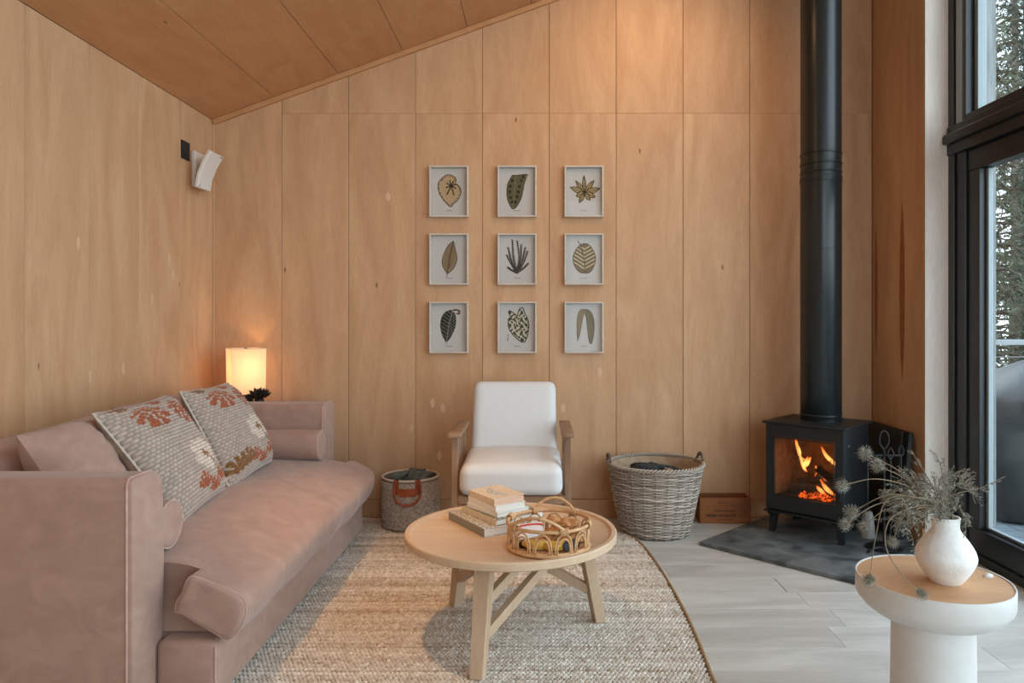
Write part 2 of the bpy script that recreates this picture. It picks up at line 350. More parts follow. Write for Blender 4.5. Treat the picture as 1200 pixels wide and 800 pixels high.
# repair patches and streaks inlaid in the boards
def lens(parent, axis, face, u, z, hw, hh, m, name='inlay_patch'):
    n = 12; pts = [(u+hw*math.cos(t), z+hh*math.sin(t)*(1 if abs(math.sin(t)) < .9 else 1.15)) for t in np.arange(n)*2*PI/n]
    s = 0.0003; mb = MB(); mb.prism(pts, axis, face-s if axis == 1 else face+(s if face < 0 else -s), face+0.002 if axis == 1 else face+(-0.002 if face < 0 else 0.002)); return mb.obj(name, m, parent, 0)
for (u, z) in ((3.05, 1.50), (3.13, 0.93), (3.63, 1.28), (3.38, 0.95), (3.84, 1.42), (3.80, 1.50)): lens(wl, 0, XL, u, z, 0.011, 0.028, m_plyp)
for (px, py) in ((507, 472), (519, 478), (482, 502), (515, 534), (703, 436), (660, 478), (455, 230)): lens(wb, 1, YB, (px-632)/196, CAMZ-(py-377)/196, 0.014, 0.026, m_plyp)
lens(wr, 0, XR, 3.955, 1.34, 0.030, 0.44, m_plyd, 'dark_streak'); lens(wr, 0, XR, 4.26, 1.35, 0.018, 0.34, m_plyd, 'dark_streak')
# baseboards
struct('baseboard_back', MB().box(XL+.001, XR-.001, YB-0.012, YB+0.006, 0, 0.107, 0.001, 1), m_ply)
struct('baseboard_right', MB().box(XR-0.012, XR+0.006, YJ+.002, YB-0.014, 0, 0.098, 0.001, 1), m_ply)
# reveal beside the window (two boards)
rv = struct('trim_1', MB().box(XR+0.0005, XW+0.08, YJ-0.0005, YJ+0.014, 0, ceilz(2.0), 0.001, 1), m_paleply)
# ceiling
sl = math.atan(0.3615); cs, sn_ = math.cos(sl), math.sin(sl)
cM = Matrix.Translation((XL, 0, 2.372)) @ Matrix.Rotation(-sl, 4, 'Y')
LEN = (2.45-XL)/cs
cb = struct('ceiling', MB().box(-0.15, LEN, YF-0.1, YB+0.12, 0.009, 0.12, M=cM), m_groove)
us = [0]+[0.395+0.407*k for k in range(12)]
for i in range(len(us)-1):
    a, b = us[i]+G, min(us[i+1], LEN)-G
    if b <= a: continue
    for (y0, y1) in ((YF, 0.9-G/2), (0.9+G/2, 3.95-0.0006), (3.95+0.0006, YB)):
        mb = MB(); mb.box(-(b-a)/2, (b-a)/2, -(y1-y0)/2, (y1-y0)/2, 0, 0.009, 0.0012, 1)
        o = mb.obj('ceiling_board', m_plyc, cb, 0); o.matrix_local = cM @ Matrix.Translation(((a+b)/2, (y0+y1)/2, 0.0))
# trim batten at ceiling and back wall, corner beads
mb = MB(); mb.box(0.0, LEN-0.3, YB-0.022, YB-0.001, -0.030, -0.001, 0.002, 1, M=cM); struct('trim_2', mb, m_plyc)
struct('trim_3', MB().box(XL+.0005, XL+0.010, YB-0.011, YB-0.0005, 0.11, 2.35, 0.002, 1), m_ply)
# front wall with a glazed opening (behind the camera)
fw = MB(); A0, A1, Z0, Z1 = 0.4, 2.1, 0.15, 3.05
for poly in ([(XL, 0), (A0, 0), (A0, ceilz(A0)), (XL, ceilz(XL))], [(A1, 0), (XW+.1, 0), (XW+.1, ceilz(XW+.1)), (A1, ceilz(A1))], [(A0, 0), (A1, 0), (A1, Z0), (A0, Z0)], [(A0, Z1), (A1, Z1), (A1, ceilz(A1)), (A0, ceilz(A0))]):
    fw.prism(poly, 1, YF-0.12, YF)
struct('wall_front', fw, m_ply)
wf = struct('window_2', MB().box(A0, A1, YF-0.10, YF-0.04, Z0, Z0+.07).box(A0, A1, YF-0.10, YF-0.04, Z1-.07, Z1).box(A0, A0+.07, YF-0.10, YF-0.04, Z0+.07, Z1-.07).box(A1-.07, A1, YF-0.10, YF-0.04, Z0+.07, Z1-.07), m_alu)
MB().box(A0+.07, A1-.07, YF-0.072, YF-0.066, Z0+.07, Z1-.07).obj('glass_pane', m_glass, wf, 0)
# floor planks
fl = struct('floor', MB().box(XL-0.1, 2.25, YF-0.1, YB+0.1, -0.08, -0.012), m_floorgap)
random.seed(3); k = 0
yy = 3.29+0.175*6
while yy > YF:
    y0, y1 = max(yy-0.175, YF), min(yy, YB)
    off = {6: 1.07}.get(k, random.uniform(-1.4, 1.6)); cuts = sorted({XL, 2.25, off, off-1.8, off+1.8}); cuts = [c for c in cuts if XL <= c <= 2.25]
    for a, b in zip(cuts[:-1], cuts[1:]):
        if b-a < 0.03: continue
        gap = 0.0035 if (k == 6 and abs(a-1.07) < .01) else 0.0004
        mb = MB(); L2 = (b-a)/2
        mb.box(-L2+gap, L2-0.0003, -(y1-y0)/2+0.0004, (y1-y0)/2-0.0004, -0.012, 0, 0.0008, 1); mb.obj('floor_plank', m_floor, fl, 0, loc=((a+b)/2, (y0+y1)/2, 0))
    yy -= 0.175; k += 1

# ------------------------------------------------------------------ big window on the right
w1 = struct('window_1', MB().box(XW, XW+0.10, YJ-0.13, YJ-0.001, 0.0, 3.83, 0.004, 2), m_alu)     # jamb
def wpart(name, bx, m=m_alu, b=0.004): return MB().box(*bx, b, 2).obj(name, m, w1, 0)
wpart('jamb_stop', (XW-0.012, XW-0.0005, YJ-0.05, YJ-0.001, 0.0, 3.80))
wpart('transom', (XW-0.02, XW+0.09, YF, YJ-0.002, 2.02, 2.166))
wpart('transom_nose', (XW-0.045, XW-0.021, YF, YJ-0.002, 2.075, 2.125), b=0.009)
wpart('threshold', (XW, XW+0.12, YF, YJ-0.131, 0.0, 0.045))
wpart('door_top_rail', (XW+0.012, XW+0.085, YF, YJ-0.131, 1.915, 2.019))
wpart('door_bottom_rail', (XW+0.012, XW+0.085, YF, YJ-0.131, 0.046, 0.16))
wpart('door_stile', (XW+0.012, XW+0.085, YJ-0.225, YJ-0.132, 0.161, 1.914))
wpart('door_stile', (XW+0.012, XW+0.085, 1.55, 1.70, 0.161, 1.914)); wpart('door_stile', (XW+0.012, XW+0.085, -0.5, -0.35, 0.161, 1.914))
wpart('glazing_bead', (XW+0.045, XW+0.07, YJ-0.245, YJ-0.226, 0.165, 1.91), m_greyseal, 0.003)
wpart('glazing_bead', (XW+0.045, XW+0.07, 1.75, YJ-0.246, 0.161, 0.176), m_greyseal, 0.003)
wpart('upper_glazing_bead', (XW+0.045, XW+0.09, YJ-0.16, YJ-0.131, 2.17, 3.8), m_greyseal, 0.003)
wpart('upper_side_bead', (XW-.004, XW+.03, YJ-0.105, YJ-0.055, 2.168, 3.8), m_greyseal, 0.004)
wpart('upper_mullion', (XW, XW+0.09, 1.55, 1.66, 2.167, 3.82)); wpart('upper_mullion', (XW, XW+0.09, -0.5, -0.39, 2.167, 3.82))
wpart('upper_sill_rail', (XW+0.0, XW+0.09, YF, YJ-0.131, 2.1665, 2.20))
wpart('top_rail', (XW, XW+0.09, YF, YJ-0.131, 3.72, 3.83))
wpart('end_jamb', (XW, XW+0.09, YF, YF+0.09, 0.046, 3.72))
for (a, b) in ((1.701, YJ-0.2261), (-0.349, 1.549), (YF+.091, -0.501)): MB().box(XW+0.045, XW+0.051, a, b, 0.161, 1.914).obj('glass_pane', m_glass, w1, 0)
for (a, b) in ((1.661, YJ-0.132), (-0.389, 1.549), (YF+.091, -0.501)): MB().box(XW+0.045, XW+0.051, a, b, 2.2005, 3.719).obj('glass_pane', m_glass, w1, 0)

# ------------------------------------------------------------------ sofa
# cushions, arms: local = world (root at the sofa's base centre)
SX, SY = -1.45, 3.03
sofa = thing('sofa', 'long dusty pink velvet sofa along the left wall', 'sofa', (SX, SY, 0))
off = (-SX, -SY, 0)
def sp_(mb, name, m=m_velvet, smooth=50, **k): return mb.obj(name, m, sofa, smooth, loc=off, **k)
def arc(cx, cz, r, a0, a1, n=6): return [(cx+r*math.cos(math.radians(a0+(a1-a0)*i/n)), cz+r*math.sin(math.radians(a0+(a1-a0)*i/n))) for i in range(n+1)]
def arm(y0, y1, inner_hi, name):
    z1 = 0.725; zb = 0.03
    ro, ri = 0.02, 0.065
    if inner_hi: prof = arc(y1-ri, z1-ri, ri, 0, 90)+arc(y0+ro, z1-ro, ro, 90, 180)+[(y0, 0.4), (y0, zb), (y1-0.02, zb), (y1-0.005, 0.22), (y1+0.008, 0.45)]
    else: prof = arc(y1-ro, z1-ro, ro, 0, 90)+arc(y0+ri*.5, z1-ri*.5, ri*.5, 90, 180)+[(y0, 0.4), (y0, zb), (y1, zb), (y1, 0.45)]
    P = np.array(prof); c = P.mean(0); rings = []
    for x, s in ((XL+0.02, 0.93), (XL+0.03, 1.0), (-1.85, 1), (-1.7, 1), (-1.5, 1), (-1.3, 1), (-1.18, 1.0), (-1.160, 0.995), (-1.150, 0.975), (-1.1465, 0.95), (-1.146, 0.90)):
        Q = c+(P-c)*np.array([1-(1-s)*1.0, 1-(1-s)*0.35]); rings.append([(x, q[0], q[1]) for q in Q])
    A = np.array(rings); mb = MB(); mb.grid(A, wv=True); n = len(P)
    mb.f.append(tuple(range(n))[::-1]); mb.f.append(tuple((len(rings)-1)*n+i for i in range(n))); mb.mi += [0, 0]
    o = sp_(mb, 'arm', smooth=60)
    pp = MB(); pts = [(-1.162, q[0], q[1]) for q in (c+(P-c)*1.004)]
    k0 = 0 ; pp.tube(np.array(pts), 0.0035, 6, closed=True); pp.obj('piping', m_vseam, o, 60)
    return o
arm(2.03, 2.20, True, 'a'); arm(3.86, 4.03, False, 'b')
# base
mb = MB(); mb.box(XL+0.03, -0.962, 2.206, 3.855, 0.03, 0.215, 0.02, 3); sp_(mb, 'base')
mb = MB(); mb.box(-1.144, -0.96, 2.145, 3.93, 0.03, 0.216, 0.022, 3); sp_(mb, 'front_rail')
mb = MB(); mb.tube([(-0.966, 2.149, z) for z in np.linspace(0.035, 0.20, 6)], 0.003, 6); sp_(mb, 'front_piping', m_vseam)
mb = MB(); mb.box(XL+0.015, -1.73, 2.205, 3.855, 0.216, 0.66, 0.03, 3); sp_(mb, 'back_frame')
for (x, y) in ((-1.06, 2.25), (-1.06, 3.8), (-1.85, 2.3), (-1.85, 3.8)): sp_(MB().lathe([(0.018, 0.0165 if x > -1.5 else 0), (0.025, 0.031)], 12, M=Matrix.Translation((x, y, 0.0)), capb=True, capt=True), 'foot', m_black)
# seat cushion: swept section, T-shaped in plan, drooping nose
sec = [(-1.70, .225), (-1.72, .30), (-1.71, .395), (-1.66, .430), (-1.55, .440), (-1.42, .446), (-1.28, .446), (-1.16, .436), (-1.08, .424), (-1.02, .408), (-0.96, .388), (-0.90, .362), (-0.872, .338), (-0.866, .305), (-0.882, .262), (-0.905, .232), (-0.935, .219), (-1.02, .219), (-1.12, .219), (-1.3, .219), (-1.5, .219)]
sec = smoothpath(np.array([(a, 0, b) for a, b in sec]+[(-1.70, 0, .225)]), 21*3)[:, [0, 2]][:-1]
def cush(a, b, y):
    t = min(1, max(0, (y-2.15)/1.83)); lift = 0.016*math.sin(PI*t)
    nose = max(0, min(1, (a+0.98)/0.08))
    if b > 0.3: b += lift*(1 if a > -1.6 else .4)+0.0035*math.sin(a*23+y*3)*math.sin(y*11+a*8)
    a += nose*(-0.035*max(0, (t-.75)/.25)**2+0.004*math.sin(y*17)); return a, b
def sweep(loop, ysr, lift_near=0.0):
    c0 = np.array(loop).mean(0); rings = []
    for y, s, k in ysr:
        R = []
        for (a, b) in loop:
            a2, b2 = c0[0]+(a-c0[0])*s, c0[1]+(b-c0[1])*(1-(1-s)*0.8)
            if b2 < 0.36: b2 += lift_near*(0.36-b2)/.141*max(0, min(1, (-.925-a2)/.14))*max(0, min(1, (2.27-y)/.09))
            A_, B_ = cush(a2, b2, y); R.append((A_, y+k*(1-((b-c0[1])/.11)**2 if abs(b-c0[1]) < .11 else 0), B_))
        rings.append(R)
    A = np.array(rings); mb = MB(); mb.grid(A, wv=True); n = A.shape[1]; mb.f.append(tuple(range(n))[::-1]); mb.f.append(tuple((len(rings)-1)*n+i for i in range(n))); mb.mi += [0, 0]
    return mb, A
mb, A = sweep(sec, [(2.216, .95, 0), (2.209, .98, 0), (2.212, 1, 0)]+[(y, 1.0, 0) for y in np.linspace(2.24, 3.82, 46)]+[(3.848, 1, 0), (3.852, .98, 0), (3.846, .95, 0)])
sc_o = sp_(mb, 'seat_cushion', smooth=70)
ear = [(-1.085, .225), (-1.082, .29), (-1.066, .35), (-1.052, .395), (-1.035, .4115), (-1.00, .403), (-0.96, .388), (-0.90, .362), (-0.872, .338), (-0.866, .305), (-0.882, .262), (-0.905, .232), (-0.935, .219), (-1.02, .219)]
ear = smoothpath(np.array([(a, 0, b) for a, b in ear]+[(-1.085, 0, .225)]), 14*4)[:, [0, 2]][:-1]
mb, A = sweep(ear, [(2.142, .55, -.008), (2.140, .80, -.008), (2.142, .93, -.004), (2.147, .98, 0), (2.158, 1.0, 0), (2.18, 1, 0), (2.21, 1, 0), (2.24, 1, 0), (2.27, 1, 0), (2.30, .99, 0)], .080)
mb.obj('cushion_corner', m_velvet, sc_o, 75)
MB().tube([(p[0], p[1]-.0015, p[2]) for p in A[3]], .0024, 5, True).obj('seam', m_vseam, sc_o, 60)
mb, A = sweep(ear, [(3.78, .99, 0), (3.82, 1, 0), (3.86, 1, 0), (3.91, .995, 0), (3.945, .975, 0), (3.968, .93, 0), (3.98, .86, 0), (3.985, .7, 0)])
mb.obj('cushion_corner', m_velvet, sc_o, 75)

def pillow_mesh(BL, BR, TR, TL, th, n, relief=None, pinch=0.06, seed=1, wr=0.01):
    BL, BR, TR, TL = map(lambda p: np.array(p, float), (BL, BR, TR, TL))
    u = np.linspace(0, 1, n)[:, None]; v = np.linspace(0, 1, n)[None, :]
    a, b = 2*u-1, 2*v-1
    uu = 0.5+0.5*a*(1-pinch*(1-b**2)); vv = 0.5+0.5*b*(1-pinch*(1-a**2))
    P = ((1-uu)*(1-vv))[..., None]*BL+(uu*(1-vv))[..., None]*BR+(uu*vv)[..., None]*TR+((1-uu)*vv)[..., None]*TL
    N = np.cross(BR-BL, TL-BL); N /= np.linalg.norm(N)
    prof = (np.maximum((1-np.abs(a)**2.6)*(1-np.abs(b)**2.6), 0))**0.5
    wrk = rough2(u*1.5+v*0, v*1.5+u*0, seed)*wr*prof**0.5
    fr = th/2*prof+wrk; bk = th/2*prof-wrk*0.3
    if relief is not None: fr = fr+relief(u+0*v, v+0*u)*np.minimum(1, prof*3)
    return P+fr[..., None]*N, P-bk[..., None]*N, u+0*v, v+0*u
# back cushions
for i, (y0, y1) in enumerate(((2.215, 3.03), (3.035, 3.85))):
    fa, ba, _, _ = pillow_mesh((-1.58, y0, .44), (-1.58, y1, .44), (-1.80, y1, .80+.02*i), (-1.80, y0, .775+.03*i), 0.17, 40, pinch=0.03, seed=4+i, wr=0.012)
    mb = MB(); mb.grid(fa); mb.grid(ba); sp_(mb, 'back_cushion', smooth=180)
# ------------------------------------------------------------------ loose cushions on the sofa
def loose(name, label, cat, mesh_pts, m, mb2=None, colors=None, group=None):
    mb = MB(); mb.grid(mesh_pts[0]); 
    t = thing(name, label, cat, tuple(np.mean(mesh_pts[0].reshape(-1, 3), 0)), 0, group)
    L0 = tuple(-np.array(t.location))
    mb.obj('cover_front', m, t, 180, colors=colors, loc=L0, fix=False)
    mb = MB(); mb.grid(mesh_pts[1][:, ::-1]); mb.obj('cover_back', mb2 or m, t, 180, loc=L0, fix=False)
    return t
pm = pillow_mesh((-1.40, 2.24, .47), (-1.47, 2.60, .47), (-1.64, 2.66, .82), (-1.63, 2.245, .815), 0.20, 44, pinch=0.04, seed=9, wr=0.012)
loose('throw_pillow', 'plain dusty pink velvet pillow leaning nearest the front sofa arm', 'pillow', pm, m_velvet)

def knit_relief(u, v):
    nu, nv = 26, 34
    row = np.floor(v*nv); uu = u*nu+0.5*(row % 2)
    return 0.0075*np.abs(np.sin(PI*uu))*np.abs(np.sin(PI*v*nv))**0.6
def knit_cols(u, v, seed):
    r = np.random.default_rng(seed); nu, nv = 26, 34
    row = np.floor(v*nv).astype(int); colm = np.floor(u*nu+0.5*(row % 2)).astype(int)
    tab = r.uniform(0.88, 1.08, (nv+2, nu+3)); base = np.array(S(190, 170, 155)[:3])
    shade = 0.30+0.70*(np.abs(np.sin(PI*(u*nu+0.5*(row % 2))))*np.abs(np.sin(PI*v*nv)))**0.35  # shade in the gaps between stitches, painted into the vertex colour
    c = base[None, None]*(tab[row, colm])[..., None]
    us = (colm+0.5)/nu; vs = (row+0.5)/nv      # motif evaluated on the stitch grid
    rust = np.array(S(172, 92, 58)[:3]); cream = np.array(S(226, 206, 188)[:3]); brown = np.array(S(140, 96, 58)[:3])
    def paint(mask, col): c[mask] = (col[None]*tab[row, colm][mask][:, None])
    def fan(cx, cy, rx, ry):
        d = np.hypot((us-cx)/rx, (v-cy)/ry); ang = np.arctan2((v-cy-ry*.8)/ry, (us-cx)/rx)
        paint((d < 1) & (np.sin(ang*13) > -0.55), rust)
    def sprig(cx, cy, col, s=1):
        for k in range(5):
            an = math.radians(90+(k-2)*32); x = np.abs((u-cx)*math.sin(an)-(v-cy)*math.cos(an)); t = (u-cx)*math.cos(an)+(v-cy)*math.sin(an)
            paint((x < 0.014*s) & (t > 0.01) & (t < 0.10*s), col)
            paint((np.hypot(u-cx-.09*s*math.cos(an), v-cy-.09*s*math.sin(an)) < 0.02*s), col)
    fl_ = (0.60, 0.37) if seed == 1 else (0.66, 0.43)
    ang = np.arctan2(v-fl_[1], us-fl_[0]); rr = np.hypot((u-fl_[0])/0.20, (v-fl_[1])/0.14)
    paint(rr < 1+0.10*np.sin(ang*8), cream)
    paint((rr < .98) & (np.abs(np.sin(ang*4)) < 0.07) & (rr > .3), np.array(S(205, 188, 170)[:3]))
    paint(((np.abs(u-fl_[0]) < .018) & (np.abs(v-fl_[1]) < .045)) | ((np.abs(v-fl_[1]) < .014) & (np.abs(u-fl_[0]) < .045)), brown)
    paint((np.abs(u-fl_[0]-.05-(fl_[1]-v)*.35) < .014) & (v < fl_[1]) & (v > .10), brown)
    fan(0.36, 0.83, .21, .11); fan(0.80, 0.80, .16, .13); sprig(0.16, 0.94, brown, .9); sprig(0.60, .93, rust, .9)
    sprig(0.42, 0.11, rust, 1.2); sprig(0.80, 0.10, rust, 1.3); sprig(.60, .05, rust, 1.0)
    if seed == 2: sprig(.10, .10, brown, 1.4); sprig(.25, .12, brown, 1.5)
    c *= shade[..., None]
    return np.concatenate([c, np.ones(c.shape[:2]+(1,))], -1).reshape(-1, 4)
for sd, cs4, lab in ((1, ((-1.27, 2.55, .445), (-1.335, 3.06, .448), (-1.545, 2.985, .862), (-1.53, 2.47, .852)), 'grey knitted pillow with rust fans and cream flower, nearer the front sofa arm'),
                     (2, ((-1.325, 3.09, .448), (-1.34, 3.61, .475), (-1.53, 3.54, .868), (-1.515, 3.04, .872)), 'grey knitted pillow with cream flower, farther back beside the far bolster')):
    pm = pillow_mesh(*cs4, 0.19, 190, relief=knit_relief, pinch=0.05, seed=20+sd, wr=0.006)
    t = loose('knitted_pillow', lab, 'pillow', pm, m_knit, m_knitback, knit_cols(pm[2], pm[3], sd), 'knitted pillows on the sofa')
    B = np.concatenate([pm[0][:, 0], pm[0][-1, :], pm[0][::-1, -1], pm[0][0, ::-1]]); q = B[::6]; rr = 0.004+0.002*(np.arange(len(q)) % 2)
    cc = np.tile(np.array([*S(196, 182, 166)[:3], 1]), (len(q)*6, 1)); MB().tube(q, rr, 6, closed=True).obj('edge_loops', m_knit, t, 180, colors=cc, loc=tuple(-np.array(t.location)))
def bolster(y, xe, lab):
    t = thing('bolster_cushion', lab, 'bolster', (xe, y, 0.448), 0, 'velvet bolsters against the sofa arms'); r = 0.077
    prof = [(0.0, 0.0)] + [(r*0.45, 0.001), (r*.8, -.002), (r*0.93, -0.006), (r*0.99, -0.016), (r, -0.03), (r*1.01, -0.15), (r, -0.36), (r*.97, -0.385), (r*.85, -.392), (0, -.394)]
    M = Matrix.Translation((0, 0, r+0.001)) @ Matrix.Rotation(PI/2, 4, 'Y')
    MB().lathe([(a, b) for a, b in prof], 40, M=M).obj('cover', m_velvet, t, 70)
    MB().tube([(-.008, r*.965*math.cos(a), r+.001+r*.965*math.sin(a)) for a in np.linspace(0, 2*PI, 40, endpoint=False)], 0.0028, 6, True).obj('piping', m_vseam, t, 60)
bolster(2.292, -1.165, 'round pink velvet bolster tucked inside the near sofa arm'); bolster(3.772, -1.135, 'pink velvet bolster lying along the inside of the far sofa arm')

# ------------------------------------------------------------------ table behind sofa, lamp, ornament
t = thing('side_table', 'small dark side table hidden between the far sofa arm and back wall', 'table', (-1.66, 4.165, 0))
MB().box(-.27, .27, -.12, .125, .66, .69, .003, 1).obj('tabletop', m_ashwood, t, 0)
for sx in (-.25, .25):
    for sy in (-.10, .10): MB().box(sx-.014, sx+.014, sy-.014, sy+.014, 0, .6595).obj('leg', m_ashwood, t, 0)
lt = thing('table_lamp', 'glowing table lamp with a square fabric shade in the corner', 'lamp', (-1.695, 4.165, .6905), math.radians(33))
MB().box(-.05, .05, -.05, .05, 0, .012, .002, 1).box(-.034, .034, -.034, .034, .012, .062, .003, 1).obj('base', m_black, lt, 0)
MB().tube([(0, 0, .062), (0, 0, .20)], .006, 10).tube([(0, 0, .2), (0, 0, .305)], .003, 6).lathe([(0, .335), (.008, .331), (.009, .322), (.004, .312)], 12).obj('stem', m_steel, lt)
def shade_m():
    m = bpy.data.materials.new('linen_shade'); m.use_nodes = True; n = m.node_tree.nodes; L = m.node_tree.links; n.clear()
    d = n.new('ShaderNodeBsdfDiffuse'); d.inputs[0].default_value = S(240, 222, 190); tr = n.new('ShaderNodeBsdfTranslucent'); tr.inputs[0].default_value = S(250, 214, 160)
    mx = n.new('ShaderNodeMixShader'); mx.inputs[0].default_value = 0.55; o = n.new('ShaderNodeOutputMaterial')
    L.new(d.outputs[0], mx.inputs[1]); L.new(tr.outputs[0], mx.inputs[2]); L.new(mx.outputs[0], o.inputs[0])
    tcn = n.new('ShaderNodeTexCoord'); z = n.new('ShaderNodeTexNoise'); z.inputs['Scale'].default_value = 1; mp = n.new('ShaderNodeMapping'); mp.inputs['Scale'].default_value = (90, 90, 500)
    L.new(tcn.outputs['Object'], mp.inputs[0]); L.new(mp.outputs[0], z.inputs[0]); r = n.new('ShaderNodeValToRGB'); r.color_ramp.elements[0].color = S(236, 212, 186); r.color_ramp.elements[1].color = S(255, 242, 228)
    L.new(z.outputs['Fac'], r.inputs[0]); L.new(r.outputs[0], tr.inputs[0]); return m
def sq(h, r, z, n=5):
    out = []
    for (sx, sy, a) in ((1, 1, 0), (-1, 1, 90), (-1, -1, 180), (1, -1, 270)):
        out += [(sx*(h-r)+r*math.cos(math.radians(a+90*i/n)), sy*(h-r)+r*math.sin(math.radians(a+90*i/n)), z) for i in range(n+1)]
    return out
A = np.array([sq(.090, .006, .065), sq(.092, .006, .19), sq(.094, .006, .325)]); A2 = A*np.array([.985, .985, 1])
sh = MB(); sh.grid(A, wv=True); sh.obj('lamp_shade', shade_m(), lt, 30)
MB().tube(sq(.0905, .006, .066), .0018, 5, True).obj('shade_ring', m_frame, lt)
rim = MB(); rim.tube(sq(.0945, .006, .324), .0018, 5, True).tube([(-.093, 0, .318), (.093, 0, .318)], .0015, 5).tube([(0, -.093, .318), (0, .093, .318)], .0015, 5); rim.obj('shade_ring', m_frame, lt)
MB().lathe([(0, .17), (.012, .172), (.026, .195), (.03, .215), (.024, .236), (0, .246)], 16).obj('bulb', emis('bulb_glow', (1, .6, .28, 1), 3), lt, 180)
lb = light('lamp_bulb_light', 'POINT', (0, 0, .21), 11, (1.0, .55, .25), shadow_soft_size=.035); lb.parent = lt
ot = thing('rosette_ornament', 'dark spiky succulent-like ornament beside the glowing lamp', 'ornament', (-1.592, 4.10, .6905))
MB().lathe([(.02, 0), (.028, .012), (.026, .036), (.014, .048)], 20, capb=True, capt=True).obj('pot', m_vent, ot)
mb = MB(); random.seed(5)
for ringi, (cnt, el, ln) in enumerate(((11, 12, .068), (10, 35, .062), (8, 58, .052), (5, 78, .04))):
    for i in range(cnt):
        a = 2*PI*(i+.5*ringi)/cnt; e = math.radians(el+random.uniform(-6, 6)); d = np.array((math.cos(a)*math.cos(e), math.sin(a)*math.cos(e), math.sin(e)))
        mb.tube([d*.006+(0, 0, .045), d*ln*.45+(0, 0, .047), d*ln*.8+(0, 0, .052), d*ln+(0, 0, .06)], [.006, .010, .008, .001], 6)
mb.obj('leaves', m_vent, ot)

# ------------------------------------------------------------------ speaker and plate on the left wall
t = thing('wall_plate', 'small black cover plate on the left wall beside the white speaker', 'wall plate', (XL+.0003, 3.965, 2.11))
MB().box(0, .008, -.045, .045, -.05, .05, .003, 2).obj('plate', m_black, t, 30)
t = thing('wall_speaker', 'white angled speaker on a bracket high in the left corner', 'speaker', (XL+.0003, 4.10, 2.02))
MB().box(0, .026, -.065, .095, -.095, .108, .008, 3).obj('bracket_plate', m_plastic, t, 30)
MB().tube([(.025, .015, .03), (.045, -.005, .01), (.07, -.03, -.01)], .022, 14).obj('swivel_arm', m_black, t, 30)
pf = [(.075, -.112), (.087, -.040), (.115, .025), (.150, .085), (.130, .097), (.094, .036), (.066, -.034), (.052, -.110)]
b_ = MB().prism(pf, 1, -.14, .015).obj('speaker_body', m_plastic, t, 25); bm_ = b_.modifiers.new('soft', 'BEVEL'); bm_.width = .006; bm_.segments = 3
MB().box(.0755, .0775, -.132, -.120, -.104, -.098).obj('led', m_black, b_, 0); MB().box(.1475, .1487, -.03, .0, .074, .078).obj('badge', m_black, b_, 0)

# ------------------------------------------------------------------ nine botanical prints
NX, NY = 84, 112
def canvas(seed):
    r = np.random.default_rng(seed); c = np.ones((NY, NX, 3))*np.array(S(196, 192, 187)[:3]); c *= (1+r.uniform(-.05, .05, (NY, NX, 1))); return c
yy_, xx_ = np.mgrid[0:NY, 0:NX]; GX = (xx_+.5)/NX; GY = 1-(yy_+.5)/NY; GYs = GY*1.33
def pip(poly, x=GX, y=GY):
    ins = np.zeros_like(x, bool); n = len(poly)
    for i in range(n):
        x1, y1 = poly[i]; x2, y2 = poly[(i+1) % n]
        if y1 == y2: continue
        cnd = ((y1 > y) != (y2 > y)) & (x < (x2-x1)*(y-y1)/(y2-y1)+x1); ins ^= cnd
    return ins
def seg(p, q, x=GX, y=GYs):
    p = np.array((p[0], p[1]*1.33)); q = np.array((q[0], q[1]*1.33)); d = q-p; L = (d**2).sum()+1e-9
    t = np.clip(((x-p[0])*d[0]+(y-p[1])*d[1])/L, 0, 1); return np.hypot(x-p[0]-t*d[0], y-p[1]-t*d[1])
def smooth2(poly, n=80): P = np.array([(a, b, 0) for a, b in poly]+[(poly[0][0], poly[0][1], 0)]); return [(a, b) for a, b, _ in smoothpath(P, n)]
def fill(c, m, col): c[m] = np.array(col[:3])
def line(c, pts, col, w_=.012):
    for p, q in zip(pts[:-1], pts[1:]): fill(c, seg(p, q) < w_, col)
def outline(c, poly, col, w_=.012): line(c, list(poly)+[poly[0]], col, w_)
DK, OL, TN, LT = S(52, 44, 36), S(96, 90, 64), S(182, 156, 120), S(206, 194, 166)
def p1_(c):
    o = smooth2([(.30, .80), (.42, .86), (.56, .86), (.68, .80), (.70, .73), (.66, .68), (.74, .66), (.82, .58), (.84, .48), (.76, .34), (.62, .24), (.55, .18), (.44, .24), (.30, .36), (.20, .50), (.18, .68)])
    fill(c, pip(o), TN); outline(c, o, DK, .012)
    for a in range(8):
        an = a*PI/4+.3; L_ = .26 if a in (5, 6) else .15; line(c, [(.56, .63), (.56+L_*math.cos(an), .63+L_*.8*math.sin(an))], DK, .018)
    for (x, y) in o[::3]: fill(c, (np.hypot(GX-.5-(x-.5)*.9, (GY-.52-(y-.52)*.9)*1.33) < .018), S(110, 84, 58))
    line(c, [(.66, .70), (.84, .72)], TN, .008)
def p2_(c):
    o = smooth2([(.36, .86), (.30, .78), (.22, .66), (.20, .50), (.22, .34), (.30, .20), (.38, .13), (.50, .20), (.62, .36), (.67, .52), (.72, .70), (.80, .84), (.76, .88), (.62, .87), (.48, .86)])
    fill(c, pip(o), OL); outline(c, o, S(60, 56, 40), .010)
    for (x, y) in ((.36, .74), (.30, .62), (.29, .50), (.31, .38), (.36, .28), (.62, .74), (.57, .62), (.54, .50), (.50, .40), (.45, .28), (.68, .82)):
        fill(c, np.hypot(GX-x, (GY-y)*1.33) < .042+.014*np.sin(np.arctan2(GY-y, GX-x)*6), S(42, 38, 30))
    line(c, [(.46, .86), (.42, .5), (.38, .15)], S(130, 122, 90), .008); line(c, [(.78, .84), (.82, .62)], LT, .009)
